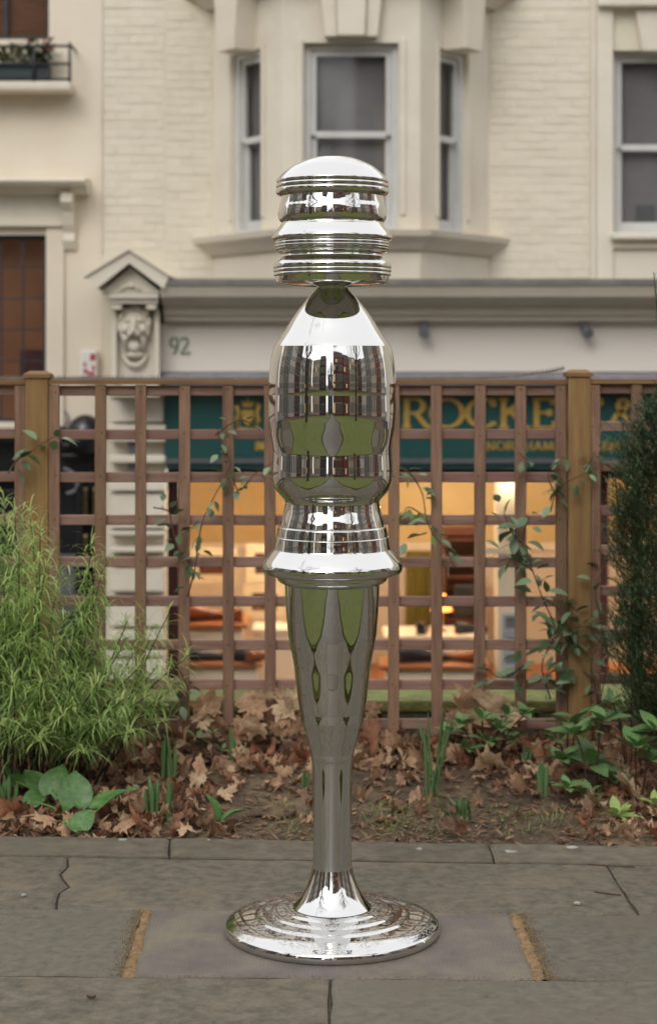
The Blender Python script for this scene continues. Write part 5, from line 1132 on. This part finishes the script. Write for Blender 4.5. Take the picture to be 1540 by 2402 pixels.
lrnd = random.Random(99); nl = 0
def dryleaf(p, s, tilt=.5, rot=None, me=None):
    q = Matrix.Translation(p) @ Matrix.Rotation(lrnd.uniform(0, 6.283), 4, 'Z') @ Matrix.Rotation(lrnd.gauss(0, tilt), 4, 'X') @ Matrix.Rotation(lrnd.gauss(0, tilt), 4, 'Y') @ Matrix.Diagonal((1, lrnd.uniform(.65, 1), lrnd.uniform(1.1, 2.6), 1)) if rot is None else Matrix.Translation(p) @ rot
    o = inst('dry_leaf', me or lrnd.choice(dm), q @ Matrix.Diagonal((s, s, s, 1)), bed); return o
def density(px, py):
    if py > 1880: return .9 if px < 520 else (.05 if px < 1330 else .5)
    if py > 1830: return .75 if px < 560 else (.16 if px < 1120 else .5)
    return .95
cnt = 0
while cnt < 228:
    px = lrnd.uniform(-60, 1600); py = 1760+210*lrnd.random()**1.4
    if lrnd.random() > density(px, py): continue
    p = gnd(px, py)
    if p.y < bedline(p.x)+.03 or p.y > 6.98: continue
    p.z = bedz(p.x, p.y)+lrnd.uniform(.004, .035)+(.03 if py < 1800 else 0)*lrnd.random(); cnt += 1
    dryleaf(p, lrnd.uniform(.085, .16)*(1.2 if py < 1830 else .85), .5)
# the deeper litter under them, past counting
heap = [MB() for _ in range(4)]; lm_ = [[(([tuple(v.co) for v in me_.vertices]), [tuple(p.vertices) for p in me_.polygons]) for me_ in dm[4*k:4*k+4]] for k in range(4)]
for i in range(2400):
    px = lrnd.uniform(-560, 2100); py = 1755+215*lrnd.random()**1.3
    if lrnd.random() > density(px, py): continue
    p = gnd(px, py)
    if p.y < bedline(p.x)+.03 or p.y > 7.0: continue
    k = lrnd.choice((0, 0, 1, 1, 1, 2, 3)); p.z = bedz(p.x, p.y)+lrnd.uniform(0, .03)+(.04*lrnd.random() if py < 1810 else 0); sz = lrnd.uniform(.05, .12)
    T = Matrix.Translation(p) @ Matrix.Rotation(lrnd.uniform(0, 6.28), 4, 'Z') @ Matrix.Rotation(lrnd.gauss(0, .6), 4, 'X') @ Matrix.Diagonal((sz, sz*lrnd.uniform(.6, 1), sz*lrnd.uniform(1.0, 2.6), 1))
    vs, fs_ = lrnd.choice(lm_[k]); n0 = len(heap[k].v); heap[k].v += [T @ Vector(v) for v in vs]
    for f in fs_: heap[k].face([n0+q for q in f], True)
for k in range(4):
    o = heap[k].build('leaf_litter', M['dry%d' % (k+1)], bed, fixn=False); o['kind'] = 'stuff'
# leaves caught upright against the trellis
for (px, py, s, k) in ((487, 1660, .17, 0), (500, 1690, .14, 1), (470, 1690, .12, 2), (585, 1665, .19, 0), (600, 1700, .15, 2), (570, 1690, .14, 0), (620, 1640, .13, 2), (660, 1650, .18, 2), (680, 1680, .16, 0), (690, 1630, .15, 2), (655, 1700, .15, 0), (700, 1710, .13, 1), (868, 1665, .10, 0), (1080, 1665, .22, 0), (1110, 1650, .2, 2), (1060, 1690, .15, 1), (1165, 1660, .16, 2), (1140, 1690, .15, 0), (1190, 1680, .14, 2), (700, 1740, .12, 1), (1010, 1730, .13, 1), (560, 1730, .13, 0)):
    p = at(px, py, 6.845+lrnd.uniform(-.03, .01)); rot = Matrix.Rotation(lrnd.uniform(-1, 1), 4, 'Y') @ Matrix.Rotation(R(90)+lrnd.gauss(0, .3), 4, 'X') @ Matrix.Rotation(lrnd.uniform(0, 6.28), 4, 'Z')
    dryleaf(p, s, rot=rot, me=dm[4*k+lrnd.randrange(4)])
for (px, py, s, k) in ((1150, 1850, .19, 2), (1060, 1770, .2, 0), (1480, 1890, .19, 2), (650, 1760, .16, 0), (470, 1790, .17, 2), (870, 1790, .19, 0), (930, 1800, .17, 0), (1180, 1760, .17, 0), (520, 1760, .15, 2), (30, 1930, .16, 3), (110, 1950, .15, 0), (330, 1955, .15, 3), (420, 1945, .15, 3), (290, 1960, .13, 0), (1230, 1880, .15, 0), (1340, 1830, .15, 1)):
    p = gnd(px, py); p.z = bedz(p.x, p.y)+s*.28; rot = Matrix.Rotation(lrnd.uniform(0, 6.28), 4, 'Z') @ Matrix.Rotation(R(35)+lrnd.gauss(0, .2), 4, 'X'); dryleaf(p, s, rot=rot, me=dm[4*k+lrnd.randrange(4)])
# shredded mulch, straw and grass blades
for key, n, ln, wd, nm, lab, cat in (('mulch', 3600, (.012, .045), .006, 'bark_mulch', 'dark bark shreds covering the soil of the bed', 'mulch'), ('mulch2', 1500, (.015, .05), .012, 'leaf_litter', 'crumbled brown leaf bits scattered over the bed', 'leaf litter'), ('straw', 700, (.02, .08), .0022, 'dry_straw', 'pale dry straw stalks strewn on the bed', 'straw')):
    mb = MB()
    for i in range(n):
        x = lrnd.uniform(-1.4, 1.4); y = bedline(x)+.012+lrnd.random()**1.2*1.1
        if key == 'straw': x = lrnd.choice((-.22, -.05, .15, .35))+lrnd.gauss(0, .14); y = bedline(x)+.02+abs(lrnd.gauss(.25, .15))
        mb.blade((x, y, bedz(x, y)+lrnd.uniform(.001, .014)), (lrnd.gauss(0, 1), lrnd.gauss(0, 1), lrnd.gauss(.05, .28)), lrnd.uniform(*ln), wd*lrnd.uniform(.5, 1.4), .1, 2)
    o = mb.build(nm, M[key], None, fixn=False); tag(o, lab, cat, kind='stuff')
mb = MB()
for i in range(420):
    cxg = lrnd.choice((900, 960, 905, 1180, 1240, 660, 760, 1030, 1320)); p = gnd(cxg+lrnd.gauss(0, 26), lrnd.choice((1915, 1935, 1950, 1900))+lrnd.gauss(0, 12)); p.z = bedz(p.x, p.y)
    if p.y > bedline(p.x)+.01: mb.blade(p, (lrnd.gauss(0, .8), lrnd.gauss(0, .8), lrnd.uniform(.2, .9)), lrnd.uniform(.02, .055), .004, .8, 3)
o = mb.build('grass_tufts', mat('weedy grass', hexc('#7c8a4c'), hexc('#647440'), 9, .6, .1, 40, var=0, transl=.2), None, fixn=False); tag(o, 'thin weedy grass blades at the bed edge beside the totem', 'grass', kind='stuff')
def twig(pts, r_, label, z=None):
    P = [gnd(x, y, 0) for x, y in pts]
    for i, p in enumerate(P): p.z = (bedz(p.x, p.y) if p.y > bedline(p.x) else 0)+r_+.0015+(.012 if z and i % 2 else 0)
    o = MB().tube(catmull(P, 4), r_, 6).build('twig', M['twig'], None); tag(o, label, 'twig', 'fallen twigs')
twig([(580, 1920), (610, 1912), (650, 1916), (690, 1910)], .009, 'thick dark fallen twig on the soil left of the totem')
twig([(880, 1890), (930, 1868), (970, 1850), (1010, 1846)], .004, 'thin long fallen twig on the soil right of the totem')
twig([(1378, 2030), (1430, 2033), (1488, 2036)], .0022, 'thin reddish straight twig lying across the paving joint')
twig([(1393, 2094), (1420, 2098), (1455, 2102)], .0022, 'short pale twig lying on the stone paving near the reddish one')
twig([(1330, 1870), (1350, 1840), (1368, 1815)], .003, 'leaning dry stalk by the rosette shrub')
twig([(115, 1985 if False else 1958), (135, 1952), (155, 1945)], .003, 'small dry stalk beside the broad leaves')
twig([(205, 2340), (216, 2343), (224, 2341)], .0035, 'tiny brown twig bit on the dark front slab')
